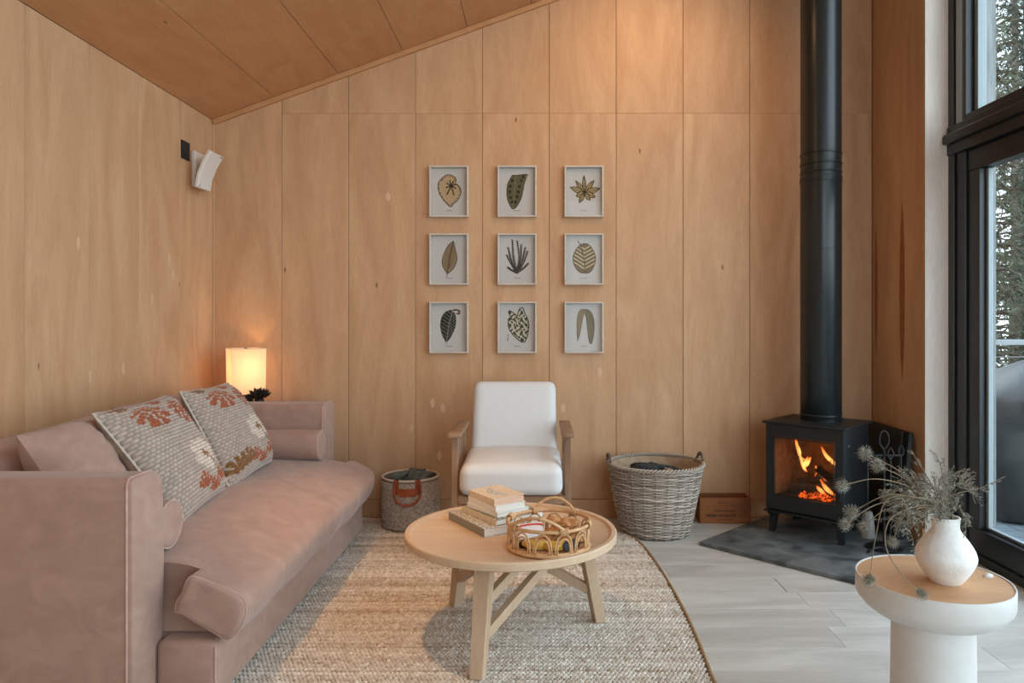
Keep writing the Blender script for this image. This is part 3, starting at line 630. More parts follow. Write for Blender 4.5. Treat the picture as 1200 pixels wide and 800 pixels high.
def p3_(c):
    for (an, L_) in ((92, .36), (50, .34), (128, .32), (15, .36), (160, .34), (-20, .26), (200, .2), (-50, .2), (240, .24)):
        a = math.radians(an); L_ *= 1.3; cx, cy = .52, .48; d = np.array((math.cos(a), math.sin(a)*.75)); nrm = np.array((-d[1], d[0])); o = []
        for i in range(13): t = i/12; o.append((cx+d[0]*L_*t+nrm[0]*.06*math.sin(PI*t)*(1+.25*(i % 2)), cy+d[1]*L_*t*1.05+nrm[1]*.06*math.sin(PI*t)))
        for i in range(12, 0, -1): t = i/12; o.append((cx+d[0]*L_*t-nrm[0]*.06*math.sin(PI*t)*(1+.25*(i % 2)), cy+d[1]*L_*t*1.05-nrm[1]*.06*math.sin(PI*t)))
        fill(c, pip(o), S(160, 140, 100)); outline(c, o, DK, .011); line(c, [(cx, cy), (cx+d[0]*L_, cy+d[1]*L_)], S(90, 80, 50), .008)
def p4_(c):
    o = smooth2([(.62, .90), (.50, .82), (.38, .68), (.30, .50), (.32, .34), (.42, .22), (.46, .20), (.62, .30), (.72, .46), (.72, .60), (.66, .76)])
    fill(c, pip(o), S(142, 122, 94)); outline(c, o, DK, .009); line(c, [(.62, .88), (.52, .6), (.45, .22), (.43, .13)], DK, .010)
    for t in np.linspace(.1, .85, 8): x, y = .47+.13*t, .25+.6*t; line(c, [(x, y), (x-.14, y+.07)], S(84, 66, 48), .006); line(c, [(x, y), (x+.12, y+.10)], S(84, 66, 48), .006)
def p5_(c):
    for (x1, y1, bx) in ((.20, .58, -.02), (.24, .74, -.06), (.36, .90, -.06), (.50, .88, .10), (.62, .80, .06), (.74, .74, .04), (.80, .66, .06), (.82, .40, .05), (.22, .32, -.05)):
        P = smoothpath([(.50, .20, 0), ((.5+x1)/2+bx*.6, (.2+y1)/2, 0), (x1, y1, 0)], 16)[:, :2]
        line(c, [tuple(p) for p in P], S(60, 54, 50), .016)
        for i in range(2, len(P)):
            p = P[i]; s = .045*(1-.5*i/len(P)); line(c, [(p[0]-s, p[1]+.02), tuple(p), (p[0]+s, p[1]+.02)], S(70, 62, 58), .012)
def p6_(c):
    o = smooth2([(.40, .82), (.28, .72), (.19, .56), (.22, .38), (.36, .24), (.52, .20), (.70, .24), (.82, .40), (.84, .56), (.76, .72), (.64, .82), (.52, .84)])
    fill(c, pip(o), S(118, 98, 66)); ins = pip(o)
    for t in np.linspace(.0, 1, 6): y = .30+.42*t; fill(c, ((seg((.52, y), (.18, y+.16)) < .016) | (seg((.52, y), (.86, y+.14)) < .016)) & ins, S(196, 180, 142))
    outline(c, o, S(80, 66, 40), .010); line(c, [(.32, .90), (.40, .82), (.52, .5), (.55, .22)], S(90, 74, 44), .012)
def p7_(c):
    o = smooth2([(.56, .88), (.40, .84), (.28, .72), (.24, .54), (.28, .36), (.36, .24), (.42, .18), (.54, .28), (.64, .42), (.70, .60), (.68, .78)])
    fill(c, pip(o), S(48, 50, 46)); line(c, [(.60, .86), (.50, .6), (.42, .20), (.40, .12)], S(140, 136, 120), .010); ins = pip(o)
    for t in np.linspace(.05, .9, 8): x, y = .44+.14*t, .25+.6*t; fill(c, ((seg((x, y), (x-.2, y+.1)) < .007) | (seg((x, y), (x+.18, y+.12)) < .007)) & ins, S(130, 128, 112))
    line(c, [(.62, .87), (.72, .88), (.80, .85), (.79, .79), (.73, .80)], S(84, 44, 38), .022)
def p8_(c):
    o = smooth2([(.36, .66), (.26, .80), (.28, .86), (.42, .80), (.50, .76), (.56, .88), (.66, .92), (.72, .82), (.82, .66), (.84, .50), (.80, .32), (.70, .18), (.52, .24), (.36, .36), (.24, .52), (.26, .70)])
    ins = pip(o); fill(c, ins, S(188, 182, 160)); nz = np.sin(GX*38+4*np.sin(GY*21))+np.sin(GY*44+3*np.sin(GX*27))
    fill(c, ins & (nz > .15), S(72, 70, 58)); outline(c, o, S(64, 60, 50), .013); line(c, [(.52, .70), (.62, .45), (.70, .2)], S(80, 76, 62), .010); line(c, [(.24, .34), (.22, .20)], DK, .008)
def p9_(c):
    o = smooth2([(.42, .88), (.34, .80), (.30, .60), (.31, .36), (.32, .22), (.38, .34), (.44, .56), (.50, .78), (.56, .74), (.60, .50), (.64, .26), (.68, .16), (.74, .18), (.80, .40), (.80, .64), (.72, .82), (.58, .89)])
    ins = pip(o); fill(c, ins, S(136, 114, 84)); fill(c, ins & (GX > .55), S(108, 98, 64)); 
    for k in range(5): fill(c, ins & (np.abs(np.sin(GX*52+GY*4)) < .25), S(150, 132, 100))
    outline(c, o, S(84, 70, 50), .008)
xf = [526.5, 606, 684]; yf = [225, 304, 383.5]
arts = [(p1_, 'heart-shaped tan leaf with dark star veins'), (p2_, 'curled olive leaf with dark blotches'), (p3_, 'many-fingered palmate leaf'),
        (p4_, 'plain brown pointed oval leaf'), (p5_, 'dark many-fronded fern'), (p6_, 'round golden leaf with pale stripes'),
        (p7_, 'near-black leaf with a curled red tip'), (p8_, 'mottled arrow-shaped leaf'), (p9_, 'two long drooping brown blades')]
pos_ = ['top left', 'top middle', 'top right', 'middle left', 'centre', 'middle right', 'bottom left', 'bottom middle', 'bottom right']
FW, FH = .232, .305
fm = MB()
fm = MB(); FB = .0095
for (a, b, c_, d) in ((-FW/2, FW/2, FH/2-FB, FH/2), (-FW/2, FW/2, -FH/2, -FH/2+FB), (-FW/2, -FW/2+FB, -FH/2+FB, FH/2-FB), (FW/2-FB, FW/2, -FH/2+FB, FH/2-FB)):
    fm.box(a, b, -.032, 0, c_, d, .0012, 1)
frame_me = fm.mesh('frame', m_frame, 0)
glass_me = MB().box(-FW/2+FB, FW/2-FB, -.0265, -.0255, -FH/2+FB, FH/2-FB).mesh('glass', m_picglass, 0)
back_me = MB().box(-FW/2+FB, FW/2-FB, -.004, -.001, -FH/2+FB, FH/2-FB).mesh('mount', m_frame_in, 0)
for i, (fn, lab) in enumerate(arts):
    px, py = xf[i % 3], yf[i//3]; x, _, z = (px-632)/196, 0, CAMZ-(py-377)/196
    t = thing('framed_print', f'white box-framed print of a {lab}, {pos_[i]} of nine', 'picture', (x, YB-.0004, z), 0, 'botanical prints on the back wall')
    for nm, me in (('frame', frame_me), ('glass', glass_me), ('mount', back_me)):
        o = bpy.data.objects.new(nm, me); COL.objects.link(o); o.parent = t
    c = canvas(30+i); fn(c); c[:3] *= 1; c[-12:-10, 34:50] = np.array(S(150, 146, 140)[:3])*1.0
    w2, h2 = FW/2-FB-.004, FH/2-FB-.004; X = np.linspace(-w2, w2, NX+1); Z = np.linspace(h2, -h2, NY+1)
    V = np.array([(a, -.0048, b) for b in Z for a in X]); f = [(j*(NX+1)+k, (j+1)*(NX+1)+k, (j+1)*(NX+1)+k+1, j*(NX+1)+k+1) for j in range(NY) for k in range(NX)]
    me = bpy.data.meshes.new('print_sheet'); me.from_pydata(V.tolist(), [], f); me.materials.append(m_print)
    at = me.color_attributes.new('Col', 'FLOAT_COLOR', 'CORNER'); cc = np.concatenate([c.reshape(-1, 3), np.ones((NX*NY, 1))], 1); at.data.foreach_set('color', np.repeat(cc, 4, 0).astype(np.float32).ravel())
    o = bpy.data.objects.new('print_sheet', me); COL.objects.link(o); o.parent = t

# ------------------------------------------------------------------ rug
def stitches(cx, cy, ang, ln, wd, ht, base, nrm_fn=None):
    """flat array of leaf-shaped stitches -> (verts, faces)"""
    T = np.array([(-1, 0, 0), (-.45, -1, 0), (.45, -1, 0), (1, 0, 0), (.45, 1, 0), (-.45, 1, 0), (-.45, 0, 1), (.45, 0, 1)], float)
    n = len(cx); ca, sa = np.cos(ang), np.sin(ang)
    lx = T[None, :, 0]*ln[:, None]; ly = T[None, :, 1]*wd[:, None]; lz = T[None, :, 2]*ht[:, None]
    V = np.stack([cx[:, None]+lx*ca[:, None]-ly*sa[:, None], cy[:, None]+lx*sa[:, None]+ly*ca[:, None], base+lz], -1)
    q = np.array([(0, 1, 6, 6), (1, 2, 7, 6), (2, 3, 7, 7), (3, 4, 7, 7), (4, 5, 6, 7), (5, 0, 6, 6)])
    F4 = (q[None]+8*np.arange(n)[:, None, None]).reshape(-1, 4)
    faces = [tuple(dict.fromkeys(r)) for r in F4.tolist()]
    return V.reshape(-1, 3), faces
edge = smoothpath([(.545, 1.2, 0), (.562, 2.0, 0), (.564, 2.35, 0), (.580, 2.72, 0), (.577, 3.13, 0), (.556, 3.55, 0), (.525, 3.80, 0), (.485, 3.93, 0), (.41, 4.005, 0), (.2, 4.05, 0), (-.2, 4.14, 0), (-.6, 4.22, 0), (-1.0, 4.262, 0), (-1.5, 4.27, 0)], 120)[:, :2]
rugpoly = [(-1.5, 1.2)]+[tuple(p) for p in edge]
rug = thing('jute_rug', 'braided natural jute rug under the table and sofa', 'rug', (-.4, 2.8, 0))
mb = MB(); mb.prism(rugpoly, 2, 0.0003, .007); 
o = mb.obj('rug_backing', mat('jute_backing', S(96, 78, 58), S(78, 62, 46), 0.95), rug, 0, loc=(.4, -2.8, 0))
sxp, syp = .0148, .0146
gx = np.arange(-1.49, .60, sxp); gy = np.arange(1.21, 4.27, syp)
CX, CY = np.meshgrid(gx, gy); rowi = np.arange(len(gy))[:, None]+0*CX.astype(int)
CX = CX+sxp*.5*(rowi % 2); CX = CX+RNG.uniform(-.0012, .0012, CX.shape); CY = CY+RNG.uniform(-.001, .001, CY.shape)+.003*np.sin(CX*5+rowi*.02)
E = np.array(edge); xm = np.interp(CY, E[:, 1], E[:, 0]); 
ins = pip(rugpoly, CX, CY) & (CX < xm-.008)
sel = ins.ravel(); cx, cy, ri = CX.ravel()[sel], CY.ravel()[sel], rowi.ravel()[sel]; n = len(cx)
ang = np.where(ri % 2 == 0, .52, -.52)+RNG.normal(0, .13, n)
V, Fc = stitches(cx, cy, ang, np.full(n, .0105)*RNG.uniform(.9, 1.12, n), np.full(n, .0047), RNG.uniform(.0060, .0095, n), .0065)
rowv = RNG.normal(0, .10, len(gy)); rowv = np.convolve(rowv, [.3, .4, .3], 'same')[ri]+RNG.normal(0, .07, len(gy))[ri]
low = .10*np.sin(cx*2.3+ri*.9)*np.sin(ri*.31+1)
k = np.clip(.60+rowv*1.7+low+RNG.normal(0, .16, n), 0, 1)[:, None]
c1, c2 = np.array(S(240, 231, 218)[:3]), np.array(S(172, 148, 122)[:3])
colr = c2+(c1-c2)*k; colr = np.concatenate([colr, np.ones((n, 1))], 1)
me = bpy.data.meshes.new('braid'); me.from_pydata(V.tolist(), [], Fc); me.materials.append(m_jute)
at = me.color_attributes.new('Col', 'FLOAT_COLOR', 'POINT'); at.data.foreach_set('color', np.repeat(colr, 8, 0).astype(np.float32).ravel())
me.polygons.foreach_set('use_smooth', [True]*len(me.polygons))
o = bpy.data.objects.new('braid', me); COL.objects.link(o); o.parent = rug; o.location = (.4, -2.8, 0); o['kind'] = 'stuff'
# braided border cord
mb = MB(); P = smoothpath(np.array([(a, b, .009) for a, b in edge[::6]]), 700)
for ph in (0, PI):
    t_ = np.arange(len(P)); Q = P.copy(); Q[:, 0] += .004*np.cos(t_*.9+ph); Q[:, 2] += .003*np.sin(t_*.9+ph); mb.tube(Q, .0052, 5)
mb.obj('border_cord', mat('jute_cord', S(182, 150, 112), S(140, 110, 78), 0.9, (60, 60, 60), 3), rug, 180, loc=(.4, -2.8, 0))
RZ = .0125   # top of the rug

# ------------------------------------------------------------------ coffee table
TX, TY = -.105, 2.684; TR = .391; TH = .400
ct = thing('coffee_table', 'round light oak coffee table with raised rim on the jute rug', 'table', (TX, TY, 0))
prof = [(0, TH-.028), (TR-.01, TH-.032), (TR, TH-.026), (TR, TH-.004), (TR-.003, TH), (TR-.018, TH), (TR-.021, TH-.003), (TR-.022, TH-.008), (TR-.026, TH-.010), (0, TH-.010)]
MB().lathe(prof, 128).obj('tabletop', m_oak, ct, 30)
legs = []
for k, deg in enumerate((-105.6, 17.6, 132)):
    a = math.radians(deg); u = np.array((math.cos(a), math.sin(a), 0)); foot = u*.352+np.array((0, 0, RZ)); top = u*.285+np.array((0, 0, TH-.030)); legs.append((u, foot, top))
    mb = MB(); wv = np.array((-u[1], u[0], 0))
    v = []
    for (c_, hw, hd) in ((foot, .023, .020), (top, .029, .026)):
        for (s1, s2) in ((-1, -1), (1, -1), (1, 1), (-1, 1)): v.append(c_+wv*hw*s1+u*hd*s2)
    mb.add(v, [(0, 3, 2, 1), (4, 5, 6, 7)]+[(i, (i+1) % 4, 4+(i+1) % 4, 4+i) for i in range(4)])
    o = mb.obj('leg', m_oakv, ct, 0); bv = o.modifiers.new('soft', 'BEVEL'); bv.width = .002; bv.segments = 1
for k in range(3):
    u, foot, top = legs[k]; u2, f2, t2 = legs[(k+1) % 3]
    def onleg(z): t = (z-RZ)/(TH-.03-RZ); return foot+(top-foot)*t
    tgt = (t2*np.array((.86, .86, 1)))*1.0; tgt[2] = TH-.036
    s = onleg(.125); d = tgt-s; MB().beam(s+d*.045, tgt, .026, .034, b=.001).obj('brace', m_oakv, ct, 0)
    s2 = onleg(.232); frac = (TH-.036-.232)/(tgt[2]-.125); e = s2+d*frac; MB().beam(s2+d*.05, e, .026, .032, b=.001).obj('brace', m_oakv, ct, 0)
TT = TH-.010+.0003   # surface inside the rim

# books
def book(name, lab, w_, h_, th, z, x, y, rot, cover, spine, m_edge=m_pages, curl=0):
    t = thing(name, lab, 'book', (x, y, z), rot, 'books stacked on the coffee table')
    c = .0016 if th > .012 else .001
    mb = MB(); mb.box(-w_/2, w_/2, -h_/2, h_/2, 0, c); mb.obj('back_cover', cover, t, 0)
    mb = MB()
    if curl:
        A = np.array([[(a, b, th-c+curl*max(0, (a/w_+.5))**3) for a in np.linspace(-w_/2, w_/2, 12)] for b in (-h_/2, h_/2)]); B = A+np.array((0, 0, c)); mb.grid(A); mb.grid(B); mb.grid(np.array([A[0], B[0]])); mb.grid(np.array([A[1], B[1]]))
    else: mb.box(-w_/2, w_/2, -h_/2, h_/2, th-c, th, 0)
    mb.obj('front_cover', cover, t, 0)
    MB().box(-w_/2-.0012, -w_/2+.001, -h_/2, h_/2, 0.0002, th-.0002, .0008, 1).obj('spine', spine, t, 0)
    MB().box(-w_/2+.001, w_/2-.004, -h_/2+.003, h_/2-.003, c, th-c).obj('pages', m_edge, t, 0)
    return t
def speck(name, c1, c2, sc=30): return mat(name, c1, c2, .5, (1, 1, 1), sc, 2, pos=(.47, .53))
m_bk1 = speck('book_cover_terrazzo', S(222, 216, 206), S(150, 146, 140), 130); m_bk2 = speck('book_cover_green', S(176, 172, 154), S(92, 96, 82), 150)
m_bk3 = mat('book_cover_white', S(232, 228, 222)); m_bk4 = mat('book_cover_cream', S(226, 208, 184), S(212, 192, 166), scale=(20, 20, 20)); m_sp1 = mat('book_spine_grey', S(140, 136, 128)); m_pk = mat('book_pages_pink', S(226, 186, 160), S(206, 166, 140), .9, (1, 1, 60), 8)
br = math.radians(-57)
# spine edge of the lowest book runs from (-.363,2.84) to (-.206,2.60)
ux, uy = .547, -.837
def bpos(off_u, off_v): return (-.363+ux*off_u+(.837)*off_v, 2.84+uy*off_u+.547*off_v)
rot_b = math.atan2(.547, .837)
def bk(z, th, Ln, Wd, ou, ov, dr, lab, cover, spine, **k):
    x, y = bpos(ou, ov); return book('book', lab, Wd, Ln, th, z, x, y, rot_b+dr, cover, spine, **k)
z = TT
bk(z, .030, .29, .235, .145, .125, 0, 'large speckled pale hardback with grey spine, bottom of the stack', m_bk1, m_sp1); z += .0305
bk(z, .022, .25, .215, .150, .165, .05, 'green-black patterned hardback, second from the bottom of the stack', m_bk2, m_bk4); z += .0225
bk(z, .018, .205, .15, .150, .145, .10, 'white paperback with jutting cover, middle of the stack', m_bk3, m_bk3); z += .0185
bk(z, .022, .198, .135, .148, .140, .06, 'thicker white paperback, second from the top of the stack', m_bk3, m_bk3); z += .0225
tb = bk(z, .024, .195, .135, .146, .140, .03, 'cream book with an oval cover pattern and pinkish pages, top of the stack', m_bk4, m_bk4, m_edge=m_pk, curl=.004)
mb = MB(); n = 24; mb.add([(.01+.042*math.cos(a), .0+.07*math.sin(a), .0248) for a in np.arange(n)*2*PI/n], [tuple(range(n))]); mb.obj('cover_emblem', m_bk1, tb, 0)

# rattan tray
RX, RY, RR = .032, 2.500, .140
rt = thing('rattan_tray', 'round rattan tray with looped sides and two handles on the table', 'tray', (RX, RY, TT), math.radians(0))
MB().lathe([(0, .004), (RR-.008, .004), (RR-.008, .008), (0, .008)], 60).obj('tray_base', m_rattan, rt, 30)
th = np.linspace(0, 2*PI, 72, endpoint=False)
def ringp(r, z): return np.stack([r*np.cos(th), r*np.sin(th), z+0*th], 1)
MB().tube(ringp(RR, .007), .0068, 8, True).tube(ringp(RR-.003, .0135), .0035, 6, True).obj('bottom_hoop', m_rattan, rt, 180)
MB().tube(ringp(RR+.002, .088), .0062, 8, True).obj('top_hoop', m_rattan, rt, 180)
NA = 12
for i in range(NA):
    a0 = 2*PI*(i+.5)/NA-PI/2+.1; mb = MB()
    for hw, hh in ((.0305, .066), (.0235, .052)):
        pts = []
        for t_ in np.linspace(-1, 1, 17):
            s = math.copysign(min(1, abs(t_)), t_); ang_ = a0+hw/RR*math.sin(s*PI/2); zz = .012+hh*max(0, math.cos(s*PI/2))**.62; pts.append((RR*math.cos(ang_), RR*math.sin(ang_), zz))
        mb.tube(pts, .0032, 6)
    mb.obj('arch_loop', m_rattan, rt, 180)
for deg in (-70, -20, 20+30, 110, 160, 215):
    a = math.radians(deg); mb = MB(); hw = .026 if deg in (-70, 160, 50, 215) else .014
    for q in np.linspace(-hw/2, hw/2, 5 if hw < .02 else 7):
        aa = a+q/RR; c_ = np.array((RR*math.cos(aa)+.002*math.cos(aa), (RR+.002)*math.sin(aa), .088)); pts = [c_+np.array((math.cos(aa)*.010*math.cos(b), math.sin(aa)*.010*math.cos(b), .012*math.sin(b))) for b in np.linspace(0, 2*PI, 12, endpoint=False)]
        mb.tube(pts, .0026, 5, True)
    mb.obj('cane_binding', m_rattan, rt, 180)
for (a1, a2) in ((-70, -145), (50, 110-0)):
    A1, A2 = math.radians(a1), math.radians(a2); pts = []
    for t_ in np.linspace(0, 1, 20):
        a = A1+(A2-A1)*t_; pts.append(((RR+.006)*math.cos(a), (RR+.006)*math.sin(a), .092+.042*math.sin(PI*t_)**.8))
    MB().tube(pts, .0055, 8).obj('handle', m_rattan, rt, 180)
# things in the tray
def tz(dz=0): return TT+.0085+dz
for i, (x, y, r0, lab) in enumerate(((-.035, -.060, .0, 'yellow banana lying in the front left of the rattan tray'), (.028, -.070, .5, 'yellow banana lying in the front middle of the rattan tray'))):
    t = thing('banana', lab, 'fruit', (RX+x, RY+y, tz()), r0*.4, 'bananas in the rattan tray')
    P = smoothpath([(-.055, .012, .017), (-.03, -.004, .0175), (0, -.009, .018), (.03, -.004, .0175), (.052, .010, .018)], 20)
    MB().tube(P, [.004]+list(.015*np.sin(np.linspace(.5, PI-.5, len(P)-2))+.002)+[.004], 8).obj('banana_body', m_banana, t, 40)
    MB().tube([P[-1], P[-1]+np.array((.014, .008, .002))], [.004, .003], 6).obj('stalk', m_stem, t)
random.seed(11)
cells = [(.01, .03, 0), (.06, .00, 0), (.055, .06, 0), (.095, .03, 0), (.01, .08, 0), (.03, .03, .024), (.085, .045, .024), (.035, .07, .024), (.06, .015, .048), (.065, .055, .048), (.02, .05, .052), (.09, .02, .050)]
nouns = ['bottom layer left', 'bottom layer front', 'bottom layer back', 'bottom layer right', 'bottom layer rear left', 'second layer left', 'second layer right', 'second layer back', 'third layer front', 'third layer back', 'top left', 'right edge']
for i, (x, y, dz) in enumerate(cells):
    mb = MB(); mb.ball((0, 0, .016), (.030, .028, .013), 2, jit=.35); o = mb.obj('oat_biscuit', m_cookie, None, 40, loc=(RX+x, RY+y, tz(dz))); o.rotation_euler = (random.uniform(-.3, .3), random.uniform(-.3, .3), random.uniform(0, 6))
    tag(o, 'rough golden oat biscuit, '+nouns[i]+' of the heap in the tray', 'biscuit', 'biscuits heaped in the rattan tray')
t = thing('snack_packet', 'white snack packet with a red stripe in the left of the tray', 'packet', (RX-.062, RY+.012, tz()), math.radians(15))
fa, ba, _, _ = pillow_mesh((-.05, -.028, .022), (.045, -.034, .030), (.05, .034, .062), (-.045, .034, .058), .022, 16, pinch=.03, wr=.001); MB().grid(fa).grid(ba).obj('wrapper', mat('packet_white', S(228, 224, 222), rough=.3), t, 180)
fb = fa[:, 10:13]*1.0+np.array((0, -.0004, .0008)); MB().grid(fb).obj('red_stripe', mat('packet_red', S(200, 70, 56), rough=.4), t, 180)
t = thing('sunglasses', 'dark folded sunglasses in the front right of the rattan tray', 'sunglasses', (RX+.075, RY-.070, tz()), math.radians(40))
for sx in (-.02, .02): MB().lathe([(0, .0), (.016, .0008), (.0175, .002), (.016, .004), (0, .005)], 20, M=Matrix.Translation((sx, 0, .017)) @ Matrix.Rotation(math.radians(70), 4, 'X')).obj('lens', m_black, t)
MB().tube([(-.004, 0, .021), (0, 0, .0235), (.004, 0, .021)], .0015, 6).tube([(-.037, 0, .02), (-.03, .02, .01), (.03, .03, .006)], .002, 6).tube([(.037, 0, .02), (.032, .022, .012), (-.025, .034, .006)], .002, 6).obj('frame', m_steel, t)
t = thing('dark_pouch', 'small dark pouch with grey end under the packet, left of tray', 'pouch', (RX-.07, RY-.042, tz()), math.radians(-20))
MB().box(-.03, .03, -.017, .017, 0, .021, .007, 3).obj('pouch_body', m_black, t, 60); MB().box(.0305, .034, -.015, .015, .002, .019, .001, 1).obj('end_tab', m_steel, t, 0)

# ------------------------------------------------------------------ armchair
ac = thing('armchair', 'cream linen armchair with grey-brown wooden arms against the back wall', 'armchair', (-.135, 3.66, 0))
def soft_box(w_, d, h, b, crown=0, n=22, taper=0.0):
    """rounded upholstered block centred on x; y 0..d; z 0..h"""
    bm = bmesh.new(); bmesh.ops.create_cube(bm, size=1); bmesh.ops.subdivide_edges(bm, edges=bm.edges[:], cuts=n, use_grid_fill=True)
    v = []
    for q in bm.verts:
        p = np.array(q.co)*np.array((w_, d, h)); hh = np.array((w_, d, h))/2; core = np.clip(p, -hh+b, hh-b); dlt = p-core; L_ = np.linalg.norm(dlt)
        if L_ > 1e-9:
            m_ = np.max(np.abs(dlt)); p = core+dlt/L_*m_
        a, c_ = p[0]/hh[0], p[1]/hh[1]
        if p[2] > 0: p[2] += crown*(1-a*a)*(1-c_*c_)
        v.append((p[0]*(1+taper*p[2]/h), p[1]+d/2, p[2]+h/2))
    bm.verts.index_update(); f = [tuple(q.index for q in p.verts) for p in bm.faces]; bm.free(); return v, f
v, f = soft_box(.492, .47, .150, .045, .022, taper=-.02)
M = Matrix.Translation((0, -.245, .335)) @ Matrix.Rotation(math.radians(2.5), 4, 'X'); mb = MB(); mb.add(v, f, M=M); seat = mb.obj('seat_cushion', m_linen, ac, 180)
mb = MB(); zz = .335+.105; pts = []
for (x, y) in ((-.2475, .2), (-.2475, -.15), (-.235, -.215), (-.20, -.2455), (.20, -.2455), (.235, -.215), (.2475, -.15), (.2475, .2)): pts.append((x*.995, y, zz+.001*(y)))
v, f = soft_box(.455, .115, .50, .040, 0, taper=-.03)
M = Matrix.Translation((0, .125, .375)) @ Matrix.Rotation(math.radians(-18), 4, 'X'); mb = MB(); mb.add(v, f, M=M); mb.obj('back_cushion', m_linen, ac, 180)
for sx in (-1, 1):
    x = sx*.272
    MB().beam((x, -.20, RZ), (x, -.165, .612), .030, .036, up=(0, 1, 0), b=.002).obj('front_leg', m_ashwood, ac, 0)
    MB().beam((x, .36, RZ), (x, .17, .605), .030, .036, up=(0, 1, 0), b=.002).obj('rear_leg', m_ashwood, ac, 0)
    MB().box(x-.030, x+.030, -.215, .235, .6125, .636, .004, 2).obj('armrest', m_ashwood, ac, 30)
    MB().beam((x, -.18, .30), (x, .27, .27), .022, .045, up=(0, 0, 1), b=.002).obj('side_rail', m_ashwood, ac, 0)
    for yy0 in (-.02, .08): MB().beam((x, yy0+.04, .30), (x, yy0, .612), .012, .022, up=(0, 1, 0), b=.001).obj('arm_spindle', m_ashwood, ac, 0)
MB().box(-.257, .257, -.205, -.175, .295, .332, .002, 1).obj('front_rail', m_ashwood, ac, 0)
MB().box(-.257, .257, .20, .225, .27, .31, .002, 1).obj('rear_rail', m_ashwood, ac, 0)

# ------------------------------------------------------------------ small woven bag with throw
bx_, by_, br_ = -.735, 4.115, .158
wb_ = thing('woven_basket', 'small greige woven basket with tan leather handle beside the sofa', 'basket', (bx_, by_, RZ))
MB().lathe([(0, .002), (br_-.012, .002), (br_-.003, .01), (br_, .03), (br_+.002, .28), (br_-.006, .281), (br_-.008, .03), (0, .012)], 64).obj('basket_wall', mat('basket_core', S(140, 122, 108)), wb_, 40)
nr, nc = 36, 78; II, JJ = np.meshgrid(np.arange(nr), np.arange(nc), indexing='ij'); I, J = II.ravel(), JJ.ravel(); n = len(I)
V, Fc = stitches(np.zeros(n), np.zeros(n), np.where(I % 2 == 0, .6, -.6), np.full(n, .0082), np.full(n, .0040), np.full(n, .0035), 0.0)
V = V.reshape(n, 8, 3); a = (J+.5*(I % 2))/nc*2*PI; ht_ = .012+I/nr*.255; rr = br_+.0015+.002*ht_/.28
aa = a[:, None]+V[..., 0]/br_; Vn = np.stack([(rr[:, None]+V[..., 2])*np.cos(aa), (rr[:, None]+V[..., 2])*np.sin(aa), ht_[:, None]+V[..., 1]], -1).reshape(-1, 3)
kk = np.clip(RNG.normal(.5, .25, n)+.25*((I+J) % 3 == 0)+.3*(I/nr), 0, 1)[:, None]; cl = np.array(S(136, 118, 106)[:3])+(np.array(S(198, 184, 170)[:3])-np.array(S(136, 118, 106)[:3]))*kk; cl = np.concatenate([cl, np.ones((n, 1))], 1)
mb = MB(); mb.add(Vn, Fc); o = mb.obj('weave', m_bagweave, wb_, 60, colors=np.repeat(cl, 8, 0), kind='stuff')
MB().tube([((br_-.001)*math.cos(q), (br_-.001)*math.sin(q), .279) for q in np.linspace(0, 2*PI, 60, endpoint=False)], .0065, 8, True).obj('rim_band', mat('basket_rim', S(214, 204, 192)), wb_, 180)
fa_ = math.radians(-86)
def onb(s, z, off_=0): a = fa_+s/br_; return ((br_+.004+off_)*math.cos(a), (br_+.004+off_)*math.sin(a), z)
hp = smoothpath([onb(-.060, .285, .006), onb(-.065, .25, .012), onb(-.062, .20, .018), onb(-.04, .165, .022), onb(0, .152, .024), onb(.04, .165, .022), onb(.062, .20, .018), onb(.065, .25, .012), onb(.060, .285, .006)], 40)
MB().tube(hp, .0068, 8).obj('leather_handle', m_leather, wb_, 180)
for s in (-.06, .055):
    A = np.array([[onb(s+q, z_, .004) for q in np.linspace(-.014, .014, 4)] for z_ in (.205, .245, .287)]); B = np.array([[onb(s+q, z_, .001) for q in np.linspace(-.014, .014, 4)] for z_ in (.205, .245, .287)]); MB().grid(A).grid(B).obj('leather_tab', m_leather, wb_, 0)
A = np.array([[onb(q, z_, .0045) for q in np.linspace(-.045, .045, 8)] for z_ in (.195, .24)]); MB().grid(A).obj('leather_patch', m_leather, wb_, 0)
tw = thing('grey_throw', 'grey-green crumpled throw stuffed in the small woven basket', 'blanket', (bx_, by_, RZ+.20))
def lump(cx, cy, cz, rx, ry, rz, seed, n=40, amp=.18):
    u = np.linspace(0, 2*PI, n, endpoint=False)[:, None]; v = np.linspace(.02, PI-.02, n//2)[None]
    k = 1+amp*rough2(np.cos(u)*np.sin(v), np.cos(v)+np.sin(u)*np.sin(v), seed)
    return np.stack([cx+rx*k*np.cos(u)*np.sin(v), cy+ry*k*np.sin(u)*np.sin(v), cz+rz*k*np.cos(v)], -1)
MB().grid(lump(.035, 0, .055, .080, .085, .062, 5), wu=True).obj('folds', m_denim, tw, 180)
u = np.linspace(0, 2*PI, 36, endpoint=False); pts = np.stack([-.068+.045*np.cos(u), -.02+.05*np.sin(u), .075+.022*np.cos(u+.5)], 1); MB().tube(pts, .019+.004*np.sin(u*3), 10, True).obj('rolled_edge', m_denim, tw, 180)
mb = MB()
for i in range(9): a = fa_+.1*(i-6); p = np.array((.125*math.cos(a), .13*math.sin(a), .095)); mb.tube(smoothpath([p, p+(0, -.012, .004), p+(.002*i, -.020, -.01)], 8), .0018, 4)
mb.obj('fringe', m_denim, tw, 180)

